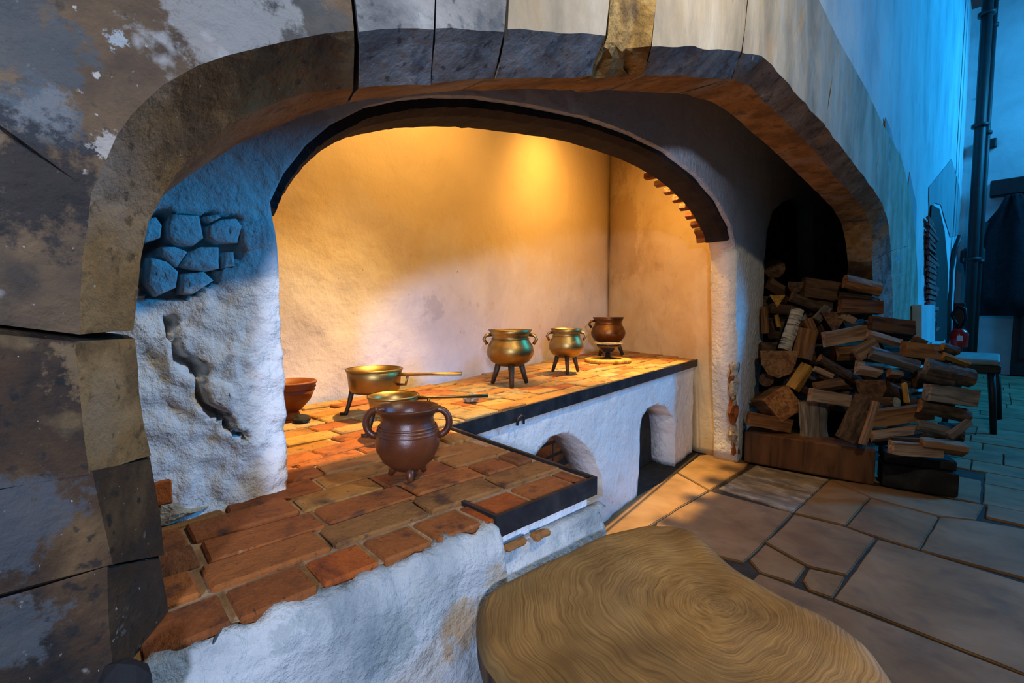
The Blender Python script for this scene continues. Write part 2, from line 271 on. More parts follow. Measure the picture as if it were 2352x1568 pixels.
def rng(a, b, st): return [a+st*i for i in range(int((b-a)/st)+1)]
def box_bm(sx, sy, sz, bev=.0, seg=1, bm=None, M4=None):
    own = bm is None; bm = bm or bmesh.new()
    r = bmesh.ops.create_cube(bm, size=1); vs = r['verts']
    bmesh.ops.scale(bm, vec=(sx, sy, sz), verts=vs)
    if bev:
        es = list({e for v in vs for e in v.link_edges}); q = bmesh.ops.bevel(bm, geom=es, offset=bev, segments=seg, affect='EDGES', profile=.6)
        vs = list({v for f in q['faces'] for v in f.verts} | {v for v in vs if v.is_valid})
    if M4: bmesh.ops.transform(bm, matrix=M4, verts=vs)
    return bm
def box(name, c, size, m, parent=None, bev=.004, rot=None, jit=0, smooth=False):
    bm = box_bm(*size, bev=bev)
    if jit:
        for v in bm.verts: v.co += Vector([random.uniform(-jit, jit) for _ in range(3)])
    o = obj(name, bm, m, parent, smooth); o.location = c
    if rot: o.rotation_euler = rot
    return o
def prism(name, pts, h, m, parent=None, bev=.004, up=Vector((0, 0, 1)), jit=0, centre=True, amp=0):
    """closed polygon of 3D points, extruded by h along up; origin at its middle"""
    c = sum((Vector(p) for p in pts), Vector())/len(pts) if centre else Vector()
    bm = bmesh.new(); f = bm.faces.new([bm.verts.new(Vector(p)-c) for p in pts])
    r = bmesh.ops.extrude_face_region(bm, geom=[f]); top = [v for v in r['geom'] if isinstance(v, bmesh.types.BMVert)]
    bmesh.ops.translate(bm, vec=up*h, verts=top)
    if bev:
        tf = [g for g in r['geom'] if isinstance(g, bmesh.types.BMFace)]
        es = list({e for ff in tf for e in ff.edges})+[e for e in bm.edges if (e.verts[0] in top) != (e.verts[1] in top)]
        bmesh.ops.bevel(bm, geom=es, offset=bev, segments=2, affect='EDGES')
    if jit:
        for v in bm.verts: v.co += up*noise.noise(v.co*9+c)*jit
    return obj(name, bm, m, parent, False, c if centre else None)
def lathe(name, prof, m, parent=None, n=40, loc=None, flat=None):
    bm = bmesh.new(); rings = []
    for r, z in prof:
        if r < 1e-5: rings.append([bm.verts.new((0, 0, z))])
        else: rings.append([bm.verts.new((r*math.cos(2*math.pi*k/n), r*math.sin(2*math.pi*k/n), z)) for k in range(n)])
    for A, B in zip(rings, rings[1:]):
        for k in range(n):
            k2 = (k+1) % n
            if len(A) == 1 and len(B) == 1: continue
            if len(A) == 1: bm.faces.new([A[0], B[k], B[k2]])
            elif len(B) == 1: bm.faces.new([A[k], A[k2], B[0]])
            else: bm.faces.new([A[k], A[k2], B[k2], B[k]])
    o = obj(name, bm, m, parent, True)
    if loc is not None: o.location = loc
    return o
def tube(name, pts, rad, m, parent=None, n=10, closed=False, bm=None, flat=1):
    own = bm is None; bm = bm or bmesh.new(); pts = [Vector(p) for p in pts]; rings = []; K = len(pts)
    rr = rad if isinstance(rad, (list, tuple)) else [rad]*K
    ref = None
    for i, p in enumerate(pts):
        t = (pts[(i+1) % K]-pts[i-1]) if closed else (pts[min(i+1, K-1)]-pts[max(i-1, 0)])
        t.normalize()
        if ref is None: ref = t.orthogonal().normalized()
        ref = (ref-t*ref.dot(t)).normalized(); bi = t.cross(ref)
        rings.append([bm.verts.new(p+(ref*math.cos(2*math.pi*k/n)+bi*math.sin(2*math.pi*k/n)*flat)*rr[i]) for k in range(n)])
    L_ = list(zip(rings, rings[1:]+rings[:1])) if closed else list(zip(rings, rings[1:]))
    for A, B in L_:
        for k in range(n): bm.faces.new([A[k], A[(k+1) % n], B[(k+1) % n], B[k]])
    if not closed: bm.faces.new(rings[0][::-1]); bm.faces.new(rings[-1])
    if own: return obj(name, bm, m, parent, True)
# ------------------------------------------------------------------ floor
bm = box_bm(10, 19, .1); bmesh.ops.translate(bm, vec=(2.0, 6.5, -.062), verts=bm.verts); fl = struct(obj('floor', bm, 'joint_earth'))
def slab(px, m='slab0', world=False, z=0):
    pts = [onz(u, v, 0) for u, v in px] if not world else [Vector((x, y, 0)) for x, y in px]
    c = sum(pts, Vector())/len(pts); q = []
    for i, p in enumerate(pts):                       # shrink for the joint
        q.append(p+(c-p).normalized()*.005)
    Q = dens([(p.x, p.y) for p in q], .09); rr = []
    for x, y in Q: rr.append((x+noise.noise(Vector((x*14, y*14, 1)))*.006, y+noise.noise(Vector((x*14, y*14, 8)))*.006, -.045))
    area = sum(rr[i][0]*rr[(i+1) % len(rr)][1]-rr[(i+1) % len(rr)][0]*rr[i][1] for i in range(len(rr)))
    if area < 0: rr.reverse()
    return prism('slab', rr, .045+z+random.uniform(-.003, .003), m, fl, bev=.005)
slab([(1300, 1330), (1392, 1178), (1555, 1085), (1627, 1125), (1507, 1198), (1400, 1270)], 'slab1')
slab([(1555, 1083), (1605, 1045), (1640, 1040), (1722, 1058), (1712, 1075), (1629, 1125)], 'slab1')
slab([(1630, 1127), (1679, 1140), (1821, 1178), (1748, 1255), (1708, 1291), (1500, 1240), (1507, 1198)])
slab([(1736, 1067), (1906, 1099), (1821, 1176), (1650, 1120)], 'slab_scuff')
slab([(1906, 1101), (1999, 1142), (1942, 1206), (1823, 1177)], 'slab1')
slab([(1906, 1099), (2019, 1115), (2205, 1150), (2262, 1158), (2244, 1194), (2157, 1184), (1999, 1142)])
slab([(1999, 1143), (2157, 1185), (2112, 1261), (1943, 1208)])
slab([(2158, 1186), (2245, 1195), (2380, 1219), (2440, 1350), (2113, 1262)], 'slab0')
slab([(2015, 1236), (2112, 1263), (2352, 1336), (2500, 1382), (2600, 1640), (2352, 1545), (1914, 1374)])
slab([(1799, 1208), (1823, 1180), (1940, 1208), (2013, 1235), (1946, 1320), (1857, 1299), (1756, 1243)])
slab([(1757, 1247), (1852, 1299), (1827, 1338), (1744, 1312), (1720, 1283)], 'slab1')
slab([(1856, 1302), (1944, 1322), (1914, 1372), (1857, 1352), (1842, 1330)], 'slab1')
def wslab(x0, y0, x1, y1, m='slab0'): slab([(x0, y0), (x1, y0), (x1, y1), (x0, y1)], m, True)
wslab(-.77, 1.35, .25, 2.42); wslab(-1.3, 1.5, -.78, 2.3, 'slab1'); wslab(-1.42, .95, -.63, 1.49); wslab(-.62, .2, .3, 1.34); wslab(-.6, -.9, .5, .19)
wslab(.26, 1.35, 1.2, 2.42, 'slab1'); wslab(.31, .2, 1.3, 1.34); slab([(.16, 2.45), (1.29, 2.45), (1.29, 3.27), (.37, 3.27)], 'slab1', True)
# rows beyond and beside the ones the photo shows in full
x_edges = [.26, 1.05, 1.9, 2.9]
for j, (y0, y1) in enumerate([(3.3, 4.15)]):
    for i in range(3): wslab(x_edges[i]+.02*j, y0+.02, x_edges[i+1], y1, random.choice(['slab0', 'slab1']))
for i, (x0, x1) in enumerate([(.96+.35, 2.1), (2.12, 3.0)]): wslab(x0, 2.45, x1, 3.28)
y = 4.46; k = 0
while y < 14.2:
    h = random.choice([.42, .55, .48, .36]); x = -.68 if y > 5.1 else -.02
    if y+h > 14.2: h = 14.25-y
    x += .0
    while x < 3.0:
        w = random.uniform(.5, .95)
        if y < 5.2 and x < 0: w = random.uniform(.4, .6)
        wslab(x, y, x+w, y+h, 'slab0'); x += w
    y += h
wslab(-.75, 4.45, -.03, 5.08); wslab(-1.5, 4.3, -.76, 5.3)
wslab(.0, 4.17, .8, 4.45); wslab(.81, 4.17, 1.7, 4.45)
# ------------------------------------------------------------------ front wall with the stone arch
X0 = -.68; CH = .10; SO = .28
def Bp(u, v): p = onx(u, v, X0); return (p.y, p.z)
def Lp(u, v): p = onx(u, v, X0-CH); return (p.y, p.z)
def Ip(u, v): p = onx(u, v, X0-SO); return (p.y, p.z)
Bpx = [(262, 1560), (255, 1400), (250, 1300), (232, 1180), (215, 1085), (192, 900), (175, 780), (180, 600), (205, 440), (280, 290), (370, 205), (470, 150), (640, 100), (820, 68), (1000, 68), (1165, 70), (1395, 80), (1500, 105), (1704, 118), (1753, 129), (1797, 178), (1896, 290), (1954, 366), (2007, 437), (2025, 464), (2039, 504), (2047, 576), (2049, 640), (2051, 760)]
Lpx = [(388, 1500), (390, 1400), (372, 1280), (360, 1150), (345, 1050), (320, 900), (306, 770), (322, 600), (340, 500), (390, 410), (455, 340), (540, 280), (690, 218), (820, 202), (990, 190), (1138, 180), (1362, 172), (1480, 170), (1680, 182), (1720, 196), (1760, 238), (1864, 339), (1922, 410), (1980, 473), (1996, 510), (2002, 545), (2004, 600), (2004, 650), (2005, 760)]
Ipx = [None]*13 + [(800, 238), (915, 222), (1060, 208), (1270, 204), (1400, 207), (1560, 215), (1620, 226), (1665, 250), (1784, 353), (1855, 420), (1909, 473), (1931, 509), (1940, 540), (1947, 600), (1948, 650), (1950, 760)]
NS = len(Bpx)
Bw = [Bp(*p) for p in Bpx]; Lw = [Lp(*p) for p in Lpx]
Iw = [Ip(*p) if p else None for p in Ipx]
for i in range(13):
    by = Lw[i][0]; Iw[i] = (by+.0+(.045 if i > 9 else .0), Lw[i][1]+(.03 if i > 9 else 0.0))
# extend the right springing to the floor
for A, in ((Bw,), (Lw,), (Iw,)):
    yy = A[-1][0]; A.append((yy, .4)); A.append((yy, 0.0))
# and the left base
Bw = [(Bw[0][0], .0)]+Bw; Lw = [(Lw[0][0], 0.)]+Lw; Iw = [(Iw[0][0], 0.)]+Iw
# outer edge of the ring
Epx = [(1860, 0), (1925, 90), (1990, 205), (2030, 290), (2070, 360), (2092, 450), (2104, 560), (2108, 640), (2110, 760)]
Ew = []
for i, (yb, zb) in enumerate(Bw):
    if i <= 8: Ew.append((yb-.55, zb+(.0 if i < 7 else .12*(i-6))))
    elif i <= 10: Ew.append((yb-.42, zb+.35+.08*(i-9)))
    elif i <= 14: Ew.append((yb-.06*(14-i)-.05, zb+.6))
    elif i <= 20: Ew.append((yb+.03*(i-14), zb+.72))
    elif i <= 29: Ew.append(Bp(*Epx[i-21]))
    else: Ew.append((Ew[-1][0], zb))
Ew[20] = (2.25, 2.93); Ew[21] = (2.6, 2.88)
def stone_ring(name, i0, i1, mats, gap=(.002, .002), rough=.006, seed=0, erode=None):
    """one voussoir between stations i0..i1: face, chamfer, soffit"""
    bm = bmesh.new(); rows = []
    n = max(3, int(sum(math.dist(Bw[i], Bw[i+1]) for i in range(i0, i1))/.035)); NSUB = min(n, 22)
    def lerp(A, t):
        i = min(int(t), len(A)-2); f = t-i; return (A[i][0]*(1-f)+A[i+1][0]*f, A[i][1]*(1-f)+A[i+1][1]*f)
    tot = i1-i0; LB = max(.05, sum(math.dist(Bw[i], Bw[i+1]) for i in range(i0, i1)))/tot; g0, g1 = gap[0]/LB, gap[1]/LB
    LE = max(.05, sum(math.dist(Ew[i], Ew[i+1]) for i in range(i0, i1)))/tot; e0, e1 = gap[0]/LE, gap[1]/LE
    for k in range(NSUB+1):
        t = i0+g0+(tot-g0-g1)*k/NSUB
        tE = i0+e0+(tot-e0-e1)*k/NSUB; e, b, l, i_ = lerp(Ew, tE), lerp(Bw, t), lerp(Lw, t), lerp(Iw, t)
        sec = []
        NF = 8
        for q in range(NF): f = q/NF; sec.append((X0, e[0]*(1-f)+b[0]*f, e[1]*(1-f)+b[1]*f))
        for q in range(4): f = q/4; sec.append((X0-CH*f, b[0]*(1-f)+l[0]*f, b[1]*(1-f)+l[1]*f))
        for q in range(5): f = q/4; sec.append((X0-CH-(SO-CH)*f, l[0]*(1-f)+i_[0]*f, l[1]*(1-f)+i_[1]*f))
        sec.append((X0-SO, e[0], e[1]))
        end = k in (0, NSUB)
        row = []
        for j, p in enumerate(sec):
            v = Vector(p)
            if 0 < j < len(sec)-1:
                w = Vector((noise.fractal(v*9+Vector((seed, 0, 0)), 1, 2, 3), noise.noise(v*8+Vector((7, seed, 0))), noise.noise(v*8+Vector((0, 3, seed)))))*rough
                v = v+w
                if end: v.x -= gap[0 if k == 0 else 1]
                if erode and 0 < k < NSUB: v.x -= erode*(abs(noise.noise(v*14))+.25); v.z += erode*.4*abs(noise.noise(v*11))
            row.append(bm.verts.new(v))
        rows.append(row)
    L_ = len(rows[0])
    for A, B in zip(rows, rows[1:]):
        for j in range(L_):
            j2 = (j+1) % L_; f = bm.faces.new([A[j], A[j2], B[j2], B[j]]); f.material_index = 0 if j < 8 else (1 if j < 12 else 2)
    bm.faces.new(rows[0][::-1]); bm.faces.new(rows[-1])
    return obj('stone', bm, mats, WF, False)
# core of the wall behind the ring
XW = X0-.012
pol = [(-3., 0)]+[(y-.01 if i < 10 else y, z+.0) for i, (y, z) in enumerate(Ew)]
pts = [(-3.0, 0)]+[Ew[0]]+[e for e in Ew[1:-1]]+[Ew[-1]]
# opening in the wall follows the ring's outer edge, a little inside it
opening = [(e[0]+(.01 if i < 10 else -.01)*0, e[1]) for i, e in enumerate(Ew)]
slot_o = [onx(2128, 780, X0), onx(2131, 560, X0), onx(2138, 470, X0), onx(2160, 470, X0), onx(2172, 520, X0), onx(2180, 620, X0), onx(2178, 780, X0)]
wl = [(-3., 0)]+opening+[(14.6, 0), (14.6, 8.), (-3., 8.)]
WF = wall('wall_front', wl, (XW, 0), (XW, 1), .30, 'white_wall', rng(-.5, 8, .12)+rng(8.5, 14.5, .5), rng(.2, 4.4, .12), .012, 3)
struct(WF)
spec = [(0, 3, ('stone_dark', 'stone_dark', 'stone_dark')), (3, 5, ('stone_dark', 'stone_dark', 'stone_dark')), (5, 7, ('stone_dark', 'stone_tan', 'stone_tan')),
        (7, 9, ('stone_brown', 'stone_tan', 'stone_tan')), (9, 14, ('stone_brown', 'stone_tan', 'stone_tan')),
        (14, 15, ('stone_gray', 'stone_gray', 'soffit')), (15, 16, ('stone_gray', 'stone_gray', 'soffit')), (16, 17, ('stone_pale', 'stone_gray', 'soffit')),
        (17, 18, ('stone_ochre', 'stone_ochre', 'soffit')), (18, 19, ('stone_pale', 'stone_gray', 'soffit')), (19, 21, ('stone_pale', 'stone_gray', 'soffit')),
        (21, 22, ('stone_pale', 'stone_gray', 'soffit')), (22, 24, ('stone_pale', 'stone_gray', 'soffit')), (24, 27, ('stone_pale', 'stone_gray', 'soffit')),
        (27, 29, ('stone_pale', 'stone_gray', 'stone_dark')), (29, 31, ('stone_pale', 'stone_gray', 'stone_dark'))]
for k, (a_, b_, mm) in enumerate(spec):
    stone_ring('stone', a_, b_, mm, gap=tuple({7: .004, 14: .0028, 15: .0022, 16: .0028, 17: .003, 18: .004, 9: .0008}.get(q, .0014) for q in (a_, b_)), seed=k*3.3, erode=.055 if mm[0] == 'stone_ochre' else None)
p_ = onx(272, 1562, -.635); bm = bmesh.new(); bmesh.ops.create_icosphere(bm, subdivisions=2, radius=.03)
for v in bm.verts: v.co *= 1+noise.noise(v.co*30)*.4; v.co.z *= 1.5
o = obj('stone', bm, 'char', WF); o.location = p_-Vector((0, 0, .025))
# ------------------------------------------------------------------ middle wall with the alcove arch and the wood niche
IA, IB = (-1.13, .33), (-1.52, 4.2)
ia = Vector(IA); idr = (Vector(IB)-ia).normalized(); inn = Vector((idr.y, -idr.x))
def sz(u, v): p = onpl(u, v, IA, IB); return ((p.xy-ia).dot(idr), p.z)
Opx = [(662, 1135), (657, 1000), (652, 850), (643, 700), (636, 570), (625, 500), (622, 462), (650, 400), (700, 335), (760, 285), (850, 240), (930, 224), (1000, 218), (1100, 221), (1200, 236), (1350, 268), (1450, 305), (1530, 345), (1600, 400), (1650, 460), (1680, 520), (1690, 575), (1691, 700), (1691, 850), (1695, 1000)]
O = [sz(*p) for p in Opx]
left_s = O[0][0]
Olow = [(O[0][0], 0.)]+O+[(O[-1][0], 0.)]
Npx = [(1738, 980), (1750, 800), (1756, 600), (1762, 530), (1775, 485), (1800, 462), (1850, 448)]
Nn = [sz(*p) for p in Npx]
npol = [(4.55, 0.)]+Nn+[(Nn[-1][0]+.6, Nn[-1][1]-.05), (Nn[-1][0]+1.0, 1.7), (Nn[-1][0]+1.1, 0.)]
S_END = 8.7
crack = [sz(*p) for p in [(395, 742), (392, 768), (408, 800), (412, 828), (440, 828), (456, 842), (458, 872), (462, 905), (478, 932), (500, 948), (523, 968), (540, 995), (562, 1004)]]
crack2 = [sz(*p) for p in [(326, 590), (345, 560), (372, 545), (375, 505), (372, 500)]]
rub = [(382, 518, 395, 492, 457, 496, 467, 547, 441, 566, 400, 563, 384, 547), (475, 520, 510, 504, 542, 502, 553, 520, 545, 558, 500, 560, 473, 547),
       (550, 504, 612, 504, 630, 523, 633, 560, 596, 571, 564, 579, 552, 558), (333, 502, 358, 499, 371, 518, 366, 547, 333, 558, 324, 558),
       (368, 567, 400, 567, 430, 579, 406, 614, 368, 587), (433, 579, 462, 567, 502, 568, 502, 617, 467, 625, 430, 617, 411, 611),
       (513, 579, 534, 579, 537, 611, 508, 617), (342, 590, 382, 600, 407, 624, 404, 660, 358, 681, 334, 654), (417, 629, 467, 624, 490, 644, 441, 676, 414, 676),
       (468, 497, 495, 494, 505, 500, 478, 514)]
rubP = [[sz(r[i], r[i+1]) for i in range(0, len(r), 2)] for r in rub]
zone = [sz(*p) for p in [(318, 494), (470, 490), (548, 500), (556, 590), (500, 625), (495, 650), (420, 690), (340, 690), (315, 640)]]
def dl(s, z):
    if s > .06: return 0
    p = Vector((s, z)); w = (noise.fractal(Vector((s*22, z*22, 5)), 1, 2, 5)*.012-abs(noise.noise(Vector((s*14+3, z*14, 2))))*.012) if z < 1.36 else 0
    wv = 1+.9*noise.noise(Vector((s*35, z*35, 1)))
    for c, wd_, dp in ((crack, .009*wv, .06), (crack2, .014*wv, .08)):
        dmin = min(seg_d(p, Vector(c[i]), Vector(c[i+1])) for i in range(len(c)-1))
        w -= dp*max(0, 1-(dmin/wd_)**2) if dmin < wd_ else 0
        if c is crack and dmin < .05: w += .008*(1-dmin/.05)
    if inside((s, z), zone): w -= .038
    return w
wl = [(-1.6, 0)]+Olow+npol+[(S_END, 0), (S_END, 3.7), (-1.6, 3.7)]
WM = struct(wall('wall_middle', wl, IA, IB, .2, 'lime_rough', rng(-.36, .05, .009)+rng(.15, 8.6, .09), rng(.84, 1.62, .009)+rng(1.66, 2.5, .06)+rng(.1, .8, .1), .008, 6, dl))
def inner3(s, z, off=0): p = ia+idr*s+inn*off; return Vector((p.x, p.y, z))
for k, r in enumerate(rubP):
    c = Vector((sum(p[0] for p in r)/len(r), sum(p[1] for p in r)/len(r)))
    bm = bmesh.new(); Q = dens(r, .012); lay = []
    for (sh, w) in ((1.0, -.05), (1.0, .0), (.95, .007), (.8, .009), (.4, .010)):
        lay.append([bm.verts.new(inner3(c.x+(s-c.x)*sh, c.y+(z-c.y)*sh, w+(noise.fractal(Vector((s*30, z*30, k)), 1, 2, 3)*.006 if w > 0 else 0))) for s, z in Q])
    for A, B in zip(lay, lay[1:]):
        for j in range(len(A)): bm.faces.new([A[j], A[(j+1) % len(A)], B[(j+1) % len(A)], B[j]])
    bm.faces.new(lay[-1])
    obj('stone', bm, 'lime_rough', WM, True)
# hanging lump under the crack, exposed brick and crumbled mortar at the foot
lump = [sz(*p) for p in [(463, 885), (490, 872), (530, 880), (538, 915), (532, 950), (500, 940), (472, 925)]]
c = Vector((sum(p[0] for p in lump)/7, sum(p[1] for p in lump)/7)); bm = bmesh.new(); lay = []
for sh, w in ((1, -.02), (1, .008), (.85, .018), (.5, .022)): lay.append([bm.verts.new(inner3(c.x+(s-c.x)*sh, c.y+(z-c.y)*sh, w+noise.noise(Vector((s*40, z*40, w*20)))*.004)) for s, z in dens(lump, .012)])
for A, B in zip(lay, lay[1:]):
    for j in range(len(A)): bm.faces.new([A[j], A[(j+1) % len(A)], B[(j+1) % len(A)], B[j]])
bm.faces.new(lay[-1]); obj('stone', bm, 'lime_rough', WM, True)
a0, b0 = sz(362, 1105), sz(393, 1150)
box('brick', inner3((a0[0]+b0[0])/2-.02, (a0[1]+b0[1])/2, -.012), (.05, abs(b0[0]-a0[0])+.05, abs(b0[1]-a0[1])), 'brick3', WM, bev=.004, jit=.003)
bm = bmesh.new(); rp = [sz(*p) for p in [(358, 1152), (392, 1150), (440, 1168), (480, 1162), (425, 1182), (372, 1208), (350, 1210)]]
lay = []
for sh, w in ((1, -.02), (1, .003), (.8, .012), (.4, .016)):
    cc = Vector((sum(p[0] for p in rp)/7, sum(p[1] for p in rp)/7)); lay.append([bm.verts.new(inner3(cc.x+(s-cc.x)*sh, cc.y+(z-cc.y)*sh, w+noise.noise(Vector((s*60, z*60, w*90)))*.006)) for s, z in dens(rp, .008)])
for A, B in zip(lay, lay[1:]):
    for j in range(len(A)): bm.faces.new([A[j], A[(j+1) % len(A)], B[(j+1) % len(A)], B[j]])
bm.faces.new(lay[-1]); obj('crumbled_mortar', bm, 'rubble', WM)
# black band on the underside of the alcove arch
ci = [i for i in range(len(Opx)) if 6 <= i <= 20]
cv = [Vector(O[i]) for i in ci]; cv.append(cv[-1].lerp(Vector(O[21]), .5))
fine = []
for i in range(len(cv)-1):
    p0 = cv[max(i-1, 0)]; p1 = cv[i]; p2 = cv[i+1]; p3 = cv[min(i+2, len(cv)-1)]
    for q in range(6):
        t = q/6; fine.append(.5*((2*p1)+(-p0+p2)*t+(2*p0-5*p1+4*p2-p3)*t*t+(-p0+3*p1-3*p2+p3)*t**3))
fine.append(cv[-1])
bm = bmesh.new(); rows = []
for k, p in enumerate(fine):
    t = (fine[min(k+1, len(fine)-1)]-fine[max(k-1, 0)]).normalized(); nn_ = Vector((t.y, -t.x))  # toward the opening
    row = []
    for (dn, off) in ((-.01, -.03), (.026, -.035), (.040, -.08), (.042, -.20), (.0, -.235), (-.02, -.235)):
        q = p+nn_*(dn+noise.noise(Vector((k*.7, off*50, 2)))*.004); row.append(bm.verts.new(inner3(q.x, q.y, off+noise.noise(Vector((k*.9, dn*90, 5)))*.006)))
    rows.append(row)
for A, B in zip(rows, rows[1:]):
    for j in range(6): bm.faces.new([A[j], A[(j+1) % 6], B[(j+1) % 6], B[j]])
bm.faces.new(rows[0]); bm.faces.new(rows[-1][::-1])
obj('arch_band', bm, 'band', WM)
# brick edge showing behind the band on its right leg
for k in range(10):
    t = len(fine)-3-k*2; p = fine[t]; tt = (fine[t+1]-fine[t-1]); an = math.atan2(tt.y, tt.x); nn_ = Vector((tt.y, -tt.x)).normalized(); q = p+nn_*.012
    bm = box_bm(.05, .075, .04, .004); o = obj('brick', bm, 'brick%d' % random.choice([0, 2, 4]), WM); o.location = inner3(q.x, q.y, -.245)
    R_ = Matrix((Vector((idr.x, idr.y, 0)), Vector((-inn.x, -inn.y, 0)), Vector((0, 0, 1)))).transposed().to_4x4()
    o.matrix_world = Matrix.Translation(o.location) @ R_ @ Matrix.Rotation(-an, 4, 'Y')
# broken edge of the right pillar
for k in range(34):
    z = .06+random.random()*.86; s = O[-1][0]+(O[23][0]-O[-1][0])*min(1, z/.8)+.02+random.uniform(-.02, .05)
    bm = bmesh.new(); bmesh.ops.create_icosphere(bm, subdivisions=2, radius=random.uniform(.03, .06))
    for v in bm.verts: v.co *= 1+noise.noise(v.co*28+Vector((k, 0, 0)))*.8; v.co.z *= 1.5
    o = obj('rubble_stone', bm, 'rubble' if k % 6 else 'brick0', WM); o.location = inner3(s, z, -.026); o.scale = (.6, 1, 1)
# ------------------------------------------------------------------ alcove shell
BK = [(-2.08, -.3), (-2.215, .64), (-2.36, 1.51), (-3.36, 4.80)]
def ruled(name, bot, top, z0, z1, m, ns, nz, amp=.012, fs=4, nrm=(1, 0)):
    bm = bmesh.new(); G = []
    def at(P, t):
        t *= len(P)-1; i = min(int(t), len(P)-2); f = t-i; return Vector(P[i]).lerp(Vector(P[i+1]), f)
    for j in range(nz+1):
        zf = j/nz; row = []
        for i in range(ns+1):
            p = at(bot, i/ns).lerp(at(top, i/ns), min(1, zf*(z1-z0)/1.9)); z = z0+(z1-z0)*zf
            w = noise.fractal(Vector((p.x*fs, p.y*fs, z*fs)), 1, 2, 4)*amp; row.append(bm.verts.new((p.x+nrm[0]*w, p.y+nrm[1]*w, z)))
        G.append(row)
    for A, B in zip(G, G[1:]):
        for i in range(ns): bm.faces.new([A[i], A[i+1], B[i+1], B[i]])
    r = bmesh.ops.extrude_face_region(bm, geom=bm.faces[:])
    for v in r['geom']:
        if isinstance(v, bmesh.types.BMVert): v.co += Vector((-nrm[0]*.15, -nrm[1]*.15, 0))
    return struct(obj(name, bm, m, None, True))
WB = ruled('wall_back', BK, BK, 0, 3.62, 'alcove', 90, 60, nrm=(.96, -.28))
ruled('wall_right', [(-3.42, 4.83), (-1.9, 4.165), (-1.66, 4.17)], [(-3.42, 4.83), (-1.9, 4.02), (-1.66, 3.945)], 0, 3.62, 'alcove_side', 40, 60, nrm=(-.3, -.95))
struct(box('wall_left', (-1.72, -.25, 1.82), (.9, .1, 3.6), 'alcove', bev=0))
struct(box('ceiling', (-2.2, 4.0, 3.72), (2.5, 10.0, .1), 'lime', bev=0))
# niche behind the firewood
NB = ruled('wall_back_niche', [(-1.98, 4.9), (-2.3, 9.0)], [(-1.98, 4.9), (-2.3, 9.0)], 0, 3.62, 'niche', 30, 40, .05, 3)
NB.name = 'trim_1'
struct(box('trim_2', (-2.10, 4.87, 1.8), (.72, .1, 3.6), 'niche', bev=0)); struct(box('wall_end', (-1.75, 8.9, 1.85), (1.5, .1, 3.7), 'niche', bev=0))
# ------------------------------------------------------------------ hearth: plinth, counter, bricks, iron
ZT = .885
HE = empty('brick_hearth', (-1.0, .5, 0), 'L-shaped whitewashed masonry hearth with worn red brick top and black iron edging', 'hearth')
def hchild(o): o.location = o.location-HE.location if o.parent is None else o.location; o.parent = HE; return o
CA, CB = Vector((-1.386, .987)), Vector((-1.898, 4.155)); cdir = (CB-CA).normalized(); cn = Vector((cdir.y, -cdir.x))
def cpt(s, off, z): p = CA+cdir*s+cn*off; return Vector((p.x, p.y, z))
def csz(u, v, off=0.03): p = onpl(u, v, CA, CB, off); return ((p.xy-CA).dot(cdir), p.z)
a1 = [csz(*p) for p in [(1372, 1160), (1385, 1140), (1383, 1100), (1368, 1060), (1345, 1022), (1320, 1003), (1293, 993), (1268, 1003), (1248, 1022), (1228, 1048)]][::-1]
a2 = [csz(*p) for p in [(1463, 1130), (1467, 1080), (1469, 1000), (1474, 960), (1487, 938), (1508, 927), (1530, 935), (1546, 958), (1550, 1000), (1551, 1081)]]
CL = (CB-CA).length
poly = [(-.25, 0), (a1[0][0]-.12, 0), (a1[0][0]-.08, a1[0][1]-.15)]+a1+[(a1[-1][0]+.01, 0), (a2[0][0], 0)]+a2+[(a2[-1][0], 0), (CL-.02, 0), (CL-.02, .86), (-.25, .86)]
o = wall('counter_wall', poly, CA-cn*.03, CB-cn*.03, .22, 'lime', rng(-.2, 3.2, .04), rng(.04, .84, .04), .008, 7, edge=.006); hchild(o)
def fp(pts, z0, z1, name, m, bev=.004):
    o = prism(name, [(x, y, z0) for x, y in pts], z1-z0, m, None, bev); return hchild(o)
# block under the front leg of the L, and the counter bed
fp([(-.70, -.12), (-.70, .915), (-1.40, .94), (-1.40, -.12)][::-1], 0, .84, 'masonry_core', 'lime', 0)
back_at = lambda s: None
bed = [(-.70, -.12), (-.70, .925), (-1.392, .955), (-1.40, 1.0), (CB.x-.012, CB.y-.005), (-3.3, 4.74), (-2.31, 1.51), (-2.18, .64), (-2.08, -.18)]
fp(bed[::-1], .845, .8768, 'mortar_bed', 'mortar', 0)
fp([(-1.66, 1.0), (-2.14, 4.2), (-2.18, 4.2), (-1.70, 1.0)], .0, .84, 'oven_back_wall', 'dark_fill', 0)
for i in range(3):                                   # brick courses seen through the two stoking arches
    for j in range(16):
        s = .1+j*.2+(.1 if i % 2 else 0)
        if s > 3.05: continue
        for q in range(3):
            p = cpt(s, -.275, .06+(i*3+q)*.085); o = box('brick', p, (.04, .19, .07), 'brick%d' % random.choice([0, 2, 2, 4]), None, .004, (0, 0, math.atan2(cdir.y, cdir.x)-math.pi/2), .003); hchild(o)
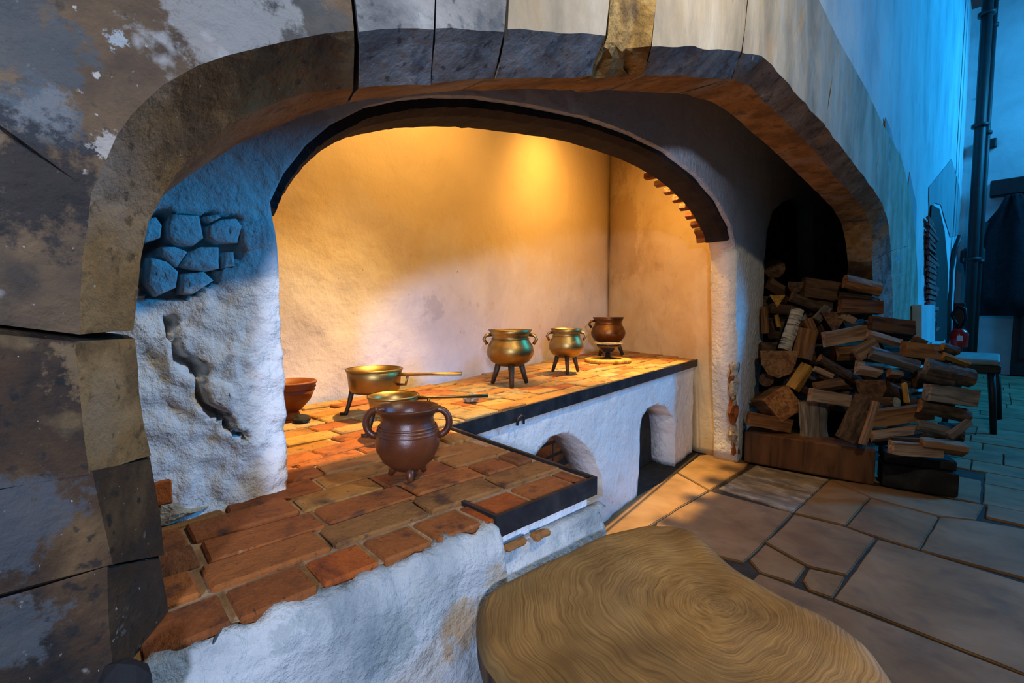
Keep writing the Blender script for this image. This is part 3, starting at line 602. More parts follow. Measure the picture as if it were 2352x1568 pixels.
# plinth in front: thick plaster with a rolled upper edge, ragged where bricks show
bm = bmesh.new(); rows = []
def plx(y, z):
    x = -.655
    if y > .92: x -= .05*(1-math.sqrt(max(0, 1-((y-.92)/.0455)**2)))
    return x+noise.fractal(Vector((y*5, z*5, 1)), 1, 2, 4)*.010+noise.noise(Vector((y*2, z*2, 4)))*.012
ys = rng(-.06, .9651, .0125); zs = [0, .1, .2, .3, .4, .5, .56, .62, .66, .70, .73, .76, .785, .805, .82, .835]
for y in ys:
    top = .868+noise.fractal(Vector((y*18, 0, 2)), 1, 2, 3)*.012 if y < .60 else .79
    rag = .695+noise.fractal(Vector((y*16, 3, 2)), 1, 2, 3)*.028
    row = []
    for z in zs:
        zz = z/.835*(top-.02); x = plx(y, zz)
        if zz > top-.06: x -= .010*((zz-(top-.06))/.04)**2
        row.append(bm.verts.new((x, y, zz)))
    row.append(bm.verts.new((plx(y, top)-.022, y, top)))
    if y < .60: row.append(bm.verts.new((-rag, y, top+.010+noise.noise(Vector((y*30, 1, 1)))*.004))); row.append(bm.verts.new((-rag-.004, y, .86)))
    else: row.append(bm.verts.new((-.675, y, top+.012+noise.noise(Vector((y*30, 1, 1)))*.006))); row.append(bm.verts.new((-.70, y, top+.02)))
    row.append(bm.verts.new((-.71, y, .0))); rows.append(row)
for A, B in zip(rows, rows[1:]):
    for j in range(len(A)): j2 = (j+1) % len(A); bm.faces.new([A[j], A[j2], B[j2], B[j]])
bm.faces.new(rows[0]); bm.faces.new(rows[-1][::-1])
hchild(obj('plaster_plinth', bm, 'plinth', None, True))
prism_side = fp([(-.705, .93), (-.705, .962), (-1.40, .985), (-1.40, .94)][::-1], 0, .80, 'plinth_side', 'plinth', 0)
# small brick scars in the ledge
for (u, v, L_) in ((1198, 1252, .055), (1258, 1228, .05)):
    p = onx(u, v, -.65); hchild(box('brick', p-Vector((.020, 0, .006)), (.02, L_, .013), 'brick4', None, .004, None, .003))
# bricks
brick_meshes = []
for i in range(32):
    bm = box_bm(1, 1, 1, 0)
    me_j = [Vector([random.uniform(-.02, .02), random.uniform(-.02, .02), random.uniform(-.05, .05)]) for _ in range(8)]
    for v, j in zip(bm.verts, me_j): v.co += j
    for v in bm.verts: v.co.x *= .20; v.co.y *= .095; v.co.z *= .05
    bmesh.ops.bevel(bm, geom=bm.edges[:], offset=.0045, segments=1, affect='EDGES')
    bmesh.ops.recalc_face_normals(bm, faces=bm.faces[:]); me = bpy.data.meshes.new('brick'); bm.to_mesh(me); bm.free(); me.materials.append(M['brick%d' % (i % 8)]); brick_meshes.append(me)
def put_brick(c, ang, L_, W_, z, worn=0, sel=None):
    me = random.choice(brick_meshes) if sel is None else brick_meshes[random.randrange(4)*8+sel]
    o = bpy.data.objects.new('brick', me); COL.objects.link(o); o.parent = HE
    o.location = Vector((c[0], c[1], z-.024))-HE.location; o.scale = (L_/.20, W_/.095, 1)
    o.rotation_euler = (random.uniform(-worn, worn), random.uniform(-worn, worn), ang+random.uniform(-.012, .012))
def rows_fill(org, d, n, region, pitch, nrows, length, s0, s1, z=ZT, worn=0, gap=.010, selpool=None):
    ang = math.atan2(d.y, d.x)
    for r in range(nrows):
        s = s0+(length*.5 if r % 2 else 0)+random.uniform(-.02, .02)-length
        while s < s1:
            L_ = length*random.choice([1, 1, 1, .95, .55 if random.random() < .4 else 1])
            a = s; b = s+L_
            def ok(q): return all(inside(tuple(org+d*q+n*((r+f)*pitch)), region) for f in (.15, .85))
            while a < b and not ok(a): a += .01
            while b > a and not ok(b): b -= .01
            if b-a > .035:
                c = org+d*((a+b)/2)+n*((r+.5)*pitch); put_brick(c, ang, b-a-gap, pitch-gap, z+random.uniform(-.0025, .002)*(1+worn*40), worn, random.choice(selpool) if selpool else None)
            s += L_
regA = [(-.695, -.1), (-.695, .918), (-1.372, .945), (-1.36, -.1)]
rows_fill(Vector((-.79, 0)), Vector((0, 1)), Vector((-1, 0)), regA, .0975, 6, .205, -.1, .95, selpool=[0, 1, 2, 4, 1, 0, 6])
# header row along the front
y = -.08
while y < .90:
    w = random.choice([.10, .105, .115]) if y < .5 else .15
    if y+w > .912: w = .912-y
    if w > .04: put_brick((-.737, y+w/2), math.pi/2, w-.012, .098-.01, ZT+random.uniform(-.004, .002)-.002, .01, random.choice([3, 0, 3, 1]))
    y += w
regB = [(-1.386-.004, .1)]+[tuple(CA+cdir*q-cn*.012) for q in (.0, CL-.02)]+[(-3.28, 4.72), (-2.30, 1.51), (-2.17, .64), (-2.06, -.15), (-1.30, -.15)]
regB = [tuple(CA-cdir*1.1-cn*.012)]+regB[1:]
rows_fill(CA-cn*.012, cdir, -cn, regB, .0985, 13, .205, -1.1, 3.4, z=ZT+.001, worn=.022, selpool=[5, 5, 6, 6, 7, 1, 6])
# iron edging
def band(name, pts, h, th, z=ZT+.001):
    bm = bmesh.new(); P = [Vector(p) for p in pts]; rows = []
    for i, p in enumerate(P):
        t1 = (P[i]-P[i-1]).normalized() if i else (P[1]-P[0]).normalized(); t2 = (P[i+1]-P[i]).normalized() if i < len(P)-1 else t1
        nn = (Vector((t1.y, -t1.x))+Vector((t2.y, -t2.x))); nn = nn/max(.3, nn.length**2)*2
        rows.append([bm.verts.new((p.x, p.y, z-h)), bm.verts.new((p.x+nn.x*th, p.y+nn.y*th, z-h)), bm.verts.new((p.x+nn.x*th, p.y+nn.y*th, z)), bm.verts.new((p.x, p.y, z))])
    for A, B in zip(rows, rows[1:]):
        for j in range(4): bm.faces.new([A[j], A[(j+1) % 4], B[(j+1) % 4], B[j]])
    bm.faces.new(rows[0]); bm.faces.new(rows[-1][::-1])
    return hchild(obj(name, bm, 'iron'))
band('iron_band', [(-.80, .598), (-.694, .604), (-.692, .925), (-1.384, .958)], .047, .010)
band('iron_band', [tuple(CA-cdir*.03), tuple(CA+cdir*.4), tuple(CB)], .062, .012)
hk = onpl(1185, 962, CA, CB)
tube('hook', [(hk.x+.03, hk.y-.02, hk.z-.02), (hk.x+.035, hk.y-.02, hk.z+.012), (hk.x+.036, hk.y, hk.z+.022), (hk.x+.03, hk.y+.02, hk.z+.012), (hk.x+.03, hk.y+.02, hk.z-.02)], .005, 'iron', None); hchild(COL.objects[-1]) if False else None
for ob in list(COL.objects):
    if ob.name == 'hook': hchild(ob)
# ------------------------------------------------------------------ pots and pans
def loop_handle(name, m, parent, ang, r0, z0, dr, dz, rad, flat=1):
    pts = []
    for k in range(9):
        a = math.pi*k/8; rr = r0+dr*math.sin(a); z = z0+dz*math.cos(a); pts.append((rr*math.cos(ang), rr*math.sin(ang), z))
    tube(name, pts, rad, m, parent, 10)
def legs(parent, m, n_, a0, r0, z0, r1, t0, t1, foot=0):
    for k in range(3):
        a = a0+k*2*math.pi/3; d = Vector((math.cos(a), math.sin(a), 0)); P = [d*r0+Vector((0, 0, z0)), d*((r0+r1)/2)+Vector((0, 0, z0*.5)), d*r1+Vector((0, 0, .004))]
        R = [t0, (t0+t1)/2, t1]
        if foot: P.append(d*(r1+foot)+Vector((0, 0, .004))); R.append(t1*.9)
        tube('leg', P, R, m, parent, 8)
def cauldron(name, px, w, hgt, leg_h, label, m='brass', handle_ang=(0, math.pi), a0=.3, flare=1.0, group=None, ribs=True):
    p = onz(px[0], px[1], ZT+.003); t = empty(name, p, label, 'pot', group)
    R = w/2; bz = leg_h; h = hgt-leg_h; nk = R*.78
    prof = [(0, bz), (R*.45, bz+h*.02), (R*.80, bz+h*.14), (R*.97, bz+h*.30), (R, bz+h*.42), (R*.95, bz+h*.56), (nk, bz+h*.74), (nk*.98, bz+h*.79), (nk*1.03, bz+h*.86), (R*.93*flare, bz+h), (R*.93*flare-.006, bz+h), (nk*.98, bz+h*.86), (nk*.9, bz+h*.78), (R*.9, bz+h*.55), (R*.93, bz+h*.4), (R*.75, bz+h*.16), (0, bz+.012)]
    lathe('body', prof, m, t, 48)
    if ribs: lathe('neck_ring', [(nk*1.0+.001, bz+h*.745), (nk*1.0+.007, bz+h*.755), (nk*1.0+.001, bz+h*.77)], m, t, 48)
    for a in handle_ang:
        pts = [Vector((math.cos(a)*(nk*1.0), math.sin(a)*nk, bz+h*.86)), Vector((math.cos(a)*(R*1.02), math.sin(a)*R*1.02, bz+h*.84)), Vector((math.cos(a)*(R*1.12), math.sin(a)*R*1.12, bz+h*.74)), Vector((math.cos(a)*(R*.98), math.sin(a)*R*.98, bz+h*.60))]
        tube('handle', pts, .008*w/.28+.002, m, t, 8)
    legs(t, 'leg', 3, a0, R*.55, bz+h*.08, R*.86, .016*w/.28+.003, .010*w/.28+.002)
    return t
VA = math.atan2(RT.y, RT.x)
cauldron('cauldron', (1172, 884), .275, .325, .11, 'largest brass cauldron at the left of the three, on three legs', 'brass', (VA, VA+math.pi), VA+.6, 1.0, 'round-bellied cauldrons on the counter')
cauldron('cauldron', (1300, 856), .245, .315, .105, 'middle cauldron with a coppery rim between the other two', 'brass', (VA, VA+math.pi), VA+.5, .98, 'round-bellied cauldrons on the counter')
cauldron('cauldron', (1396, 815), .345, .385, .115, 'darkest bronze cauldron farthest back by the alcove corner', 'bronze', (VA+math.pi,), VA-.25, .98, 'round-bellied cauldrons on the counter')
# skillet with long handle
def skillet(name, c, R, zb, h, label, hdir, hl, rise, a0, m='brass', feet=True, leg_tilt=.035):
    t = empty(name, (c.x, c.y, ZT+.003), label, 'pan', None)
    lathe('bowl', [(0, zb), (R*.82, zb), (R*.93, zb+h*.12), (R*.97, zb+h*.6), (R*1.03, zb+h), (R*1.03-.005, zb+h+.001), (R*.93, zb+h*.6), (R*.88, zb+h*.16), (0, zb+.006)], m, t, 48)
    lathe('rim', [(R*1.0, zb+h-.008), (R*1.05, zb+h-.006), (R*1.06, zb+h), (R*1.03, zb+h+.002)], m, t, 48)
    d = Vector((math.cos(hdir), math.sin(hdir), 0)); s = Vector((-d.y, d.x, 0))
    P0 = d*R*.98+Vector((0, 0, zb+h*.78)); P1 = d*(R+hl)+Vector((0, 0, zb+h*.78+rise))
    tube('handle', [P0, P0.lerp(P1, .15), P0.lerp(P1, .5), P1], [.011, .009, .008, .010], m, t, 8, flat=.5)
    tube('brace', [d*R*.93+Vector((0, 0, zb+h*.35)), d*(R+.03)+Vector((0, 0, zb+h*.36)), P0.lerp(P1, .16)], .0055, m, t, 6)
    for k in range(3):
        a = a0+k*2*math.pi/3; q = Vector((math.cos(a), math.sin(a), 0))
        P = [q*R*.82+Vector((0, 0, zb+h*.15)), q*(R*.95)+Vector((0, 0, zb*.5)), q*(R*1.08)+Vector((0, 0, .006)), q*(R*1.28)+Vector((0, 0, .004))]
        tube('leg', P, [.012, .009, .009, .010], 'leg', t, 8)
    return t
c = onz(862, 953, ZT)
def az(u, v, z, c0): p = onz(u, v, z); return math.atan2(p.y-c0.y, p.x-c0.x)
skillet('skillet', c, .108, .095, .095, 'upper brass skillet on three splayed legs with a straight handle to the right', az(1040, 865, ZT+.17, c), .27, .012, VA+math.pi+.15)
c2 = onz(905, 1003, ZT)
skillet('skillet', c2, .082, .085, .055, 'small brass skillet partly hidden behind the brown two-handled pot', az(1090, 910, ZT+.13, c2), .24, .0, VA+math.pi+.2)
# brown clay pot
c = onz(938, 1098, ZT); t = empty('clay_pot', (c.x, c.y, ZT+.003), 'dark brown glazed clay pot with two ear handles at the hearth front', 'pot')
R = .080; zb = .022
lathe('body', [(0, zb), (R*.45, zb+.003), (R*.78, zb+.025), (R*.97, zb+.055), (R, zb+.075), (R*.94, zb+.10), (R*.82, zb+.122), (R*.80, zb+.132), (R*.88, zb+.146), (R*.98, zb+.155), (R*.97, zb+.160), (R*.90, zb+.157), (R*.74, zb+.134), (R*.74, zb+.122), (R*.86, zb+.10), (R*.92, zb+.07), (R*.6, zb+.02), (0, zb+.012)], 'clay', t, 56)
for k in range(3): lathe('throwing_ring', [(R*(.955-.03*k), zb+.092+.008*k), (R*(.965-.03*k)+.0015, zb+.095+.008*k), (R*(.95-.03*k), zb+.098+.008*k)], 'clay', t, 56)
for a in (VA+.12, VA+math.pi+.05):
    pts = []
    for k in range(11):
        q = -.55+math.pi*1.15*k/10; rr = R*.90+.030*math.sin(q)+.002; z = zb+.118+.034*math.cos(q); pts.append((rr*math.cos(a), rr*math.sin(a), z))
    tube('handle', pts, .0088, 'clay', t, 12)
legs(t, 'clay', 3, VA-1.25, R*.45, zb+.012, R*.62, .012, .007)
# earthenware bowl and its neighbour
c = onz(668, 962, ZT); t = empty('bowl', (c.x, c.y, ZT+.003), 'red-brown ribbed earthenware bowl on a foot, half behind the left pier', 'bowl')
lathe('body', [(0, .03), (.04, .035), (.075, .075), (.092, .115), (.088, .118), (.096, .125), (.094, .135), (.100, .142), (.100, .148), (.094, .150), (.088, .12), (.06, .07), (0, .045)], 'clay_red', t, 40)
lathe('foot', [(0, 0), (.045, 0), (.036, .012), (.028, .035), (0, .036)], 'clay_red', t, 32)
c = onz(692, 972, ZT)
bm = bmesh.new(); bmesh.ops.create_icosphere(bm, subdivisions=2, radius=.03)
for v in bm.verts: v.co *= 1+.5*noise.noise(v.co*30); v.co.z = max(v.co.z*.6, -.014)
tag(obj('stone_shard', bm, 'char', None, False, (c.x, c.y, ZT+.018)), 'small dark pointed shard beside the ribbed bowl', 'stone')
c = onz(1084, 924, ZT); bm = bmesh.new(); bmesh.ops.create_icosphere(bm, subdivisions=2, radius=.036)
for v in bm.verts: v.co *= 1+.45*noise.noise(v.co*25+Vector((4, 0, 0))); v.co.z = max(v.co.z*.7, -.016)
tag(obj('stone_lump', bm, 'log_gray', None, False, (c.x, c.y, ZT+.022)), 'small rough grey-brown stone at the tip of the small skillet handle', 'stone')
# round board and black dish
c = onz(1396, 832, ZT); t = empty('round_board', (c.x, c.y, ZT+.004), 'round pale wooden board lying in front of the darkest cauldron', 'board')
lathe('board', [(0, 0), (.19, 0), (.197, .006), (.197, .026), (.19, .03), (0, .03)], 'log_yellow', t, 44)
p = Vector((c.x, c.y, ZT+.036)); t = empty('dish', p, 'small black glazed footed dish standing on the round board', 'dish')
lathe('cup', [(0, .05), (.05, .06), (.09, .10), (.10, .115), (.094, .118), (.06, .08), (0, .065)], 'black_glass', t, 36)
lathe('foot', [(0, 0), (.07, 0), (.072, .008), (.03, .014), (.022, .05), (0, .052)], 'black_glass', t, 36)
lathe('glass_saucer', [(.085, .118), (.125, .128), (.128, .133), (.085, .123)], 'log_gray', t, 36)
# ------------------------------------------------------------------ worn chopping block in the foreground
ZB = .78
opx = [(1470, 1203), (1390, 1222), (1290, 1272), (1200, 1312), (1130, 1350), (1102, 1378), (1097, 1420), (1110, 1470), (1140, 1512), (1190, 1568), (1260, 1660), (1400, 1830), (1700, 2000), (2100, 1850), (2110, 1640), (2060, 1568), (2005, 1505), (1925, 1448), (1840, 1405), (1760, 1350), (1690, 1300), (1625, 1245), (1560, 1208), (1510, 1202)]
ol = [onz(u, v, ZB).xy for u, v in opx]
def cr(P, n=6):
    out = []; K = len(P)
    for i in range(K):
        p0, p1, p2, p3 = P[i-1], P[i], P[(i+1) % K], P[(i+2) % K]
        for q in range(n):
            t_ = q/n; out.append(.5*((2*p1)+(-p0+p2)*t_+(2*p0-5*p1+4*p2-p3)*t_*t_+(-p0+3*p1-3*p2+p3)*t_**3))
    return out
ol = cr(ol); cen = sum(ol, Vector((0, 0)))/len(ol)
BLK = empty('chopping_block', (cen.x, cen.y, 0), 'large worn brown wooden chopping block with dished top in the foreground', 'block')
ridge = [onz(u, v, ZB).xy for u, v in [(1590, 1235), (1640, 1290), (1720, 1360), (1850, 1430), (1960, 1500)]]
dish = onz(1500, 1400, ZB).xy
def hb(x, y, f):
    p = Vector((x, y)); z = ZB-.016*math.exp(-((p-dish).length/.13)**2)
    d = min(seg_d(p, ridge[i], ridge[i+1]) for i in range(4)); z += .010*math.exp(-(d/.035)**2)
    z += noise.fractal(Vector((x*4, y*4, 2)), 1, 2, 3)*.010+noise.noise(Vector((x*14, y*14, 2)))*.0015
    return z-.0*(1-f)
bm = bmesh.new(); rings = []; c3 = cen
for f in [0.06]+[i/22 for i in range(2, 22)]+[.97, 1.0]:
    ring = []
    for p in ol:
        q = c3+(p-c3)*f; z = hb(q.x, q.y, f)
        if f > .96: z -= .004 if f < 1 else .016
        ring.append(bm.verts.new((q.x-cen.x, q.y-cen.y, z)))
    rings.append(ring)
for dz, sh in ((.035, 1.008), (.07, 1.0), (.11, .97)): rings.append([bm.verts.new(((p-c3).x*sh+noise.noise(Vector((p.x*10, p.y*10, dz)))*.004, (p-c3).y*sh, ZB-dz)) for p in ol])
for A, B in zip(rings, rings[1:]):
    for j in range(len(A)): bm.faces.new([A[j], A[(j+1) % len(A)], B[(j+1) % len(A)], B[j]])
bm.faces.new(rings[0]); bm.faces.new(rings[-1][::-1])
for f in bm.faces:
    if f.calc_center_median().z < ZB-.03: f.material_index = 1
obj('top', bm, ['block', 'log_dark'], BLK, True)
bm = bmesh.new(); rings = []
for z, sh in ((ZB-.1, .93), (.5, .90), (.25, .91), (.0, .95)): rings.append([bm.verts.new(((p-c3).x*sh+noise.noise(Vector((p.x*14, p.y*14, z*.6)))*.014, (p-c3).y*sh+noise.noise(Vector((p.x*14, p.y*14, z*.6+5)))*.014, z)) for p in ol[::2]])
for A, B in zip(rings, rings[1:]):
    for j in range(len(A)): bm.faces.new([A[j], A[(j+1) % len(A)], B[(j+1) % len(A)], B[j]])
bm.faces.new(rings[0]); bm.faces.new(rings[-1][::-1])
obj('trunk', bm, 'log_dark', BLK, True)
# ------------------------------------------------------------------ firewood
def px(cx, cy): return 1660+cx/2.704, 580+cy/2.704
def depth(u, v): return 3.93-(u-1710)/495*.8+(1060-v)/450*.50
def basis_obj(o, c, ax, hint):
    z = ax.normalized(); x = (hint-z*hint.dot(z)).normalized(); y = z.cross(x); o.matrix_world = Matrix.Translation(c) @ Matrix((x, y, z)).transposed().to_4x4()
def cross(kind, w, t):
    if kind == 'plank': P = [(-.5, -.5), (.5, -.46), (.48, .5), (-.46, .46)]
    elif kind == 'wedge': P = [(-.5, -.35), (.5, -.5), (.30, .35), (-.1, .5)]
    elif kind == 'half': P = [(-.5, -.4), (.5, -.4), (.46, 0), (.30, .32), (0, .46), (-.30, .32), (-.46, 0)]
    elif kind == 'tri': P = [(-.5, -.42), (.5, -.38), (.04, .5)]
    else: P = [(.5*math.cos(2*math.pi*k/12), .5*math.sin(2*math.pi*k/12)) for k in range(12)]
    return [(x*w*random.uniform(.93, 1.07), y*t*random.uniform(.93, 1.07)) for x, y in P]
def log(x1, y1, x2, y2, w, kind, m, label, extra=0., tilt=0., roll=0., m2=None, thick=None, slope=0.):
    """x1..w in the close-up's own scale; the axis runs between the two points"""
    u1, v1 = px(x1, y1); u2, v2 = px(x2, y2); um, vm = (u1+u2)/2, (v1+v2)/2; f = depth(um, vm)
    thick = thick or (.7 if w < 70 else .55 if w < 110 else .42); wm = w/2.704/F*f; tm = wm*thick
    f += extra+tm*.5
    p1 = onf(u1, v1, f-slope/2); p2 = onf(u2, v2, f+slope/2); L_ = (p2-p1).length; ax = p2-p1; c = (p1+p2)/2
    bm = bmesh.new(); P = cross(kind, wm, tm); rows = []; n = 5
    for k in range(n+1):
        z = (k/n-.5)*L_; tw = 1+random.uniform(-.04, .04); row = []
        for j, (x, y) in enumerate(P):
            q = Vector((x*tw, y*tw, z)); q += Vector((noise.noise(q*9+Vector((x1, j, 0))), noise.noise(q*9+Vector((0, y1, j))), 0))*.006
            if k in (0, n): q.z += random.uniform(-.004, .004)
            row.append(bm.verts.new(q))
        rows.append(row)
    K = len(P)
    for A, B in zip(rows, rows[1:]):
        for j in range(K):
            fc = bm.faces.new([A[j], A[(j+1) % K], B[(j+1) % K], B[j]])
            if m2 and ((kind == 'half' and j >= 1) or kind == 'round' or (kind in ('wedge', 'tri') and j == 0)): fc.material_index = 1
    bm.faces.new(rows[0][::-1]); bm.faces.new(rows[-1])
    bmesh.ops.bevel(bm, geom=[e for e in bm.edges if len(e.link_faces) == 2 and e.calc_face_angle(0) > .7], offset=.003, segments=1, affect='EDGES')
    o = obj('log', bm, [m, m2 or m])
    hint = (-FW).cross(ax).normalized()        # width across the view, thickness along it
    ang = roll; x = (hint*math.cos(ang)+(-FW)*math.sin(ang)); basis_obj(o, c, ax, x)
    return tag(o, label, 'firewood', 'split logs in the firewood pile')
def endlog(cx, cy, r, kind, m, label, m2='bark', extra=0, Ln=.17, yaw=0, pit=0, roll=0):
    """a log seen from its end: the axis runs away from the camera"""
    u, v = px(cx, cy); f = depth(u, v)+extra; R = r/2.704/F*f; c0 = onf(u, v, f); d = (ray(u, v).normalized()+RT*yaw+UP*pit).normalized(); c = c0+d*Ln/2
    bm = bmesh.new(); P = cross(kind, R*2, R*2); rows = []
    for k in range(4):
        row = []
        for j, (x, y) in enumerate(P):
            q = Vector((x, y, (k/3-.5)*Ln)); q += Vector((noise.noise(q*12+Vector((cx, j, 0))), noise.noise(q*12+Vector((0, cy, j))), 0))*.005; row.append(bm.verts.new(q))
        rows.append(row)
    K = len(P)
    for A, B in zip(rows, rows[1:]):
        for j in range(K):
            fc = bm.faces.new([A[j], A[(j+1) % K], B[(j+1) % K], B[j]]); fc.material_index = 1 if (kind in ('round', 'half')) else 0
    bm.faces.new(rows[0][::-1]); bm.faces.new(rows[-1])
    bmesh.ops.bevel(bm, geom=[e for e in bm.edges if len(e.link_faces) == 2 and e.calc_face_angle(0) > .7], offset=.003, segments=1, affect='EDGES')
    o = obj('log', bm, [m, m2]); basis_obj(o, c, d, RT*math.cos(roll)+UP*math.sin(roll))
    return tag(o, label, 'firewood', 'split logs in the firewood pile')
# great beam and charred block that hold the pile
b1 = onz(1708, 1062, 0); b2 = onz(2008, 1116, 0); bz = .275
ax = (b2-b1); ax.z = 0; L_ = ax.length; side = Vector((-ax.y, ax.x, 0)).normalized()
if side.y < 0: side = -side
bm = box_bm(L_, .24, bz, .014, 2)
for v in bm.verts: v.co += Vector((0, noise.noise(v.co*3)*.01, noise.noise(v.co*4)*.006))
o = obj('timber_beam', bm, M['beam']); c = (b1+b2)/2+side*.125; o.location = (c.x, c.y, bz/2+.003); o.rotation_euler.z = math.atan2(ax.y, ax.x)
tag(o, 'thick brown squared timber beam lying on the floor under the log pile', 'beam')
b3 = onz(2026, 1118, 0); b4 = onz(2203, 1146, 0); ax2 = b4-b3; L2 = ax2.length; s2 = Vector((-ax2.y, ax2.x, 0)).normalized(); s2 = s2 if s2.y > 0 else -s2
bm = box_bm(L2, .26, .17, .016, 2)
o = obj('timber_block', bm, 'char'); c = (b3+b4)/2+s2*.14; o.location = (c.x, c.y, .088); o.rotation_euler.z = math.atan2(ax2.y, ax2.x)
tag(o, 'black charred square timber block on the floor at the right end of the pile', 'block')
bm = box_bm(L2*.96, .26, .075, .01, 1)
o = obj('timber_block', bm, 'char'); o.location = (c.x-.01, c.y+.03, .178+.038); o.rotation_euler.z = math.atan2(ax2.y, ax2.x)+.03
tag(o, 'flat black board on top of the charred block with grey worn edge', 'block')
D = log
D(500, 215, 712, 245, 130, 'plank', 'log_dark', 'broad reddish-brown split log topmost in the pile', .12, m2='log_tan')
D(758, 178, 972, 228, 92, 'round', 'log_tan', 'smooth round orange-brown log at the top right of the pile', .02)
D(728, 262, 968, 300, 48, 'wedge', 'log_dark', 'thin dark split log wedged under the round orange log', .07)
D(728, 332, 980, 342, 88, 'plank', 'log_tan', 'orange-brown split log third from the top right of the pile', .0)
D(916, 440, 1172, 468, 95, 'plank', 'log_dark', 'dark knotty split log standing out at the right against the blue wall', .04, m2='bark')
endlog(322, 100, 58, 'round', 'log_dark', 'dim round log end high in the niche by the white pillar', extra=.25)
D(285, 178, 415, 262, 85, 'wedge', 'log_dark', 'dark log with a pale edge high at the left of the pile', .16)
endlog(450, 215, 42, 'half', 'log_dark', 'curved bark log end left of the broad top log', extra=.05)
endlog(338, 300, 42, 'tri', 'log_yellow', 'small bright orange triangular log end at the upper left', extra=.03)  # warm light on this log end is put into its wood colour
D(425, 272, 600, 338, 62, 'half', 'log_tan', 'curved tan half log below the broad top log', .05, m2='bark')
D(262, 335, 268, 500, 42, 'half', 'log_tan', 'upright tan log against the white pillar edge', .06)
D(292, 345, 490, 372, 62, 'plank', 'log_dark', 'dark split log just above the birch log', .10)
D(335, 385, 352, 462, 28, 'half', 'log_yellow', 'narrow yellow strip of wood left of the birch log', .08)
D(466, 352, 382, 604, 76, 'round', 'log_pale', 'birch log with banded white bark leaning left', -.05, m2='birch')
D(545, 478, 500, 660, 128, 'wedge', 'log_tan', 'large tan chunk right of the birch log', .03)
D(522, 412, 558, 498, 52, 'plank', 'log_tan', 'short tan stick above the large tan chunk', .02)
D(585, 420, 655, 340, 60, 'half', 'log_pale', 'pale rounded log end left of the dark triangular log', .05, m2='log_gray')
endlog(690, 425, 74, 'tri', 'log_dark', 'dark triangular log end in the upper middle of the pile', extra=.04, Ln=.2)
D(730, 385, 812, 428, 48, 'plank', 'log_pale', 'pale top face of a log beside the dark triangular end', .03)
D(634, 538, 882, 496, 95, 'plank', 'log_pale', 'pale striped split log in the upper middle, pointing right', -.08)
D(900, 502, 1100, 560, 62, 'wedge', 'log_pale', 'pale split log right of the striped one, slanting down', .0)
D(925, 618, 1212, 702, 84, 'wedge', 'log_gray', 'long weathered grey split log in the middle of the pile', -.07)
D(1125, 600, 1362, 628, 100, 'plank', 'log_tan', 'thick tan split log under the brown bench end', .03)
D(1182, 545, 1250, 575, 52, 'plank', 'log_dark', 'short dark red-brown log on top of the thick tan one', .10)
D(1365, 585, 1465, 612, 56, 'half', 'log_yellow', 'curved yellowish log end near the grey bench', .06, m2='bark')
D(1375, 636, 1530, 688, 44, 'wedge', 'log_yellow', 'pale orange split log just left of the grey bench', .0)
D(1262, 712, 1560, 780, 118, 'half', 'log_gray', 'large dark grey bark log at the right side of the pile', -.02, m2='bark')
D(1222, 765, 1430, 812, 42, 'half', 'bark', 'thin dark branch under the large grey bark log', -.05)
D(1268, 868, 1562, 908, 108, 'plank', 'log_gray', 'wide pale grey sawn board at the right side of the pile', -.06)
D(1228, 948, 1532, 1018, 84, 'half', 'log_tan', 'brown bark log directly under the wide grey board', -.03, m2='bark')
D(905, 1035, 1288, 985, 102, 'plank', 'log_tan', 'long plain tan split log low in the middle of the pile', -.08)
endlog(1082, 932, 36, 'round', 'log_yellow', 'small round orange log end above the long tan log', extra=-.04, Ln=.16, yaw=-.9)
D(1020, 850, 1150, 905, 118, 'wedge', 'log_dark', 'shaded wedge with a yellow edge above the round orange end', .10, m2='log_yellow')
D(1128, 810, 1152, 930, 30, 'half', 'log_yellow', 'upright yellow splinter of wood right of the shaded wedge', .04)
D(715, 618, 955, 600, 112, 'wedge', 'log_tan', 'brown log with a pale face right of the middle', .06)
D(830, 640, 950, 562, 78, 'plank', 'log_pale', 'pale square-cut face beside the brown middle log', -.02)
D(832, 712, 978, 735, 88, 'wedge', 'log_pale', 'short pale brown block in the centre of the pile', .0)
D(1030, 745, 1108, 758, 64, 'wedge', 'log_tan', 'short tan block between the grey log and the centre', .05)
endlog(920, 850, 78, 'half', 'log_dark', 'dark rough log end below the short pale centre block', extra=-.02, m2='log_yellow', Ln=.25)
D(600, 655, 850, 800, 58, 'half', 'log_tan', 'long yellow-brown bark log running diagonally down to the right', .03, m2='bark')
D(572, 720, 680, 768, 34, 'plank', 'log_pale', 'thin pale splinter left of the diagonal bark log', .0)
D(535, 705, 440, 850, 92, 'wedge', 'log_yellow', 'bright yellow split log at the left middle', -.03)  # yellow wood colour carries the lamplight falling on this log
endlog(345, 692, 100, 'half', 'log_tan', 'big half-round log end with a crack, left edge of the pile', extra=-.05)
D(385, 815, 520, 868, 78, 'wedge', 'log_dark', 'shaded brown log under the bright yellow one', .06)
D(570, 842, 752, 812, 74, 'wedge', 'log_tan', 'orange-brown wedge resting on the striped board', .02)
D(542, 880, 780, 922, 78, 'plank', 'log_pale', 'pink-brown striped board at the lower left middle', -.09)
endlog(272, 790, 42, 'round', 'log_dark', 'small dim log end below the big half-round one', extra=.05)
endlog(382, 942, 88, 'plank', 'log_tan', 'square tan log end tilted like a diamond, lower left', extra=-.05, Ln=.25, yaw=-.45, roll=.6)
D(200, 905, 330, 960, 95, 'wedge', 'log_dark', 'dark log between the white pillar and the diamond-shaped end', .08)
D(158, 1030, 418, 1078, 84, 'plank', 'log_tan', 'tan board lying on the left end of the great beam', -.07)
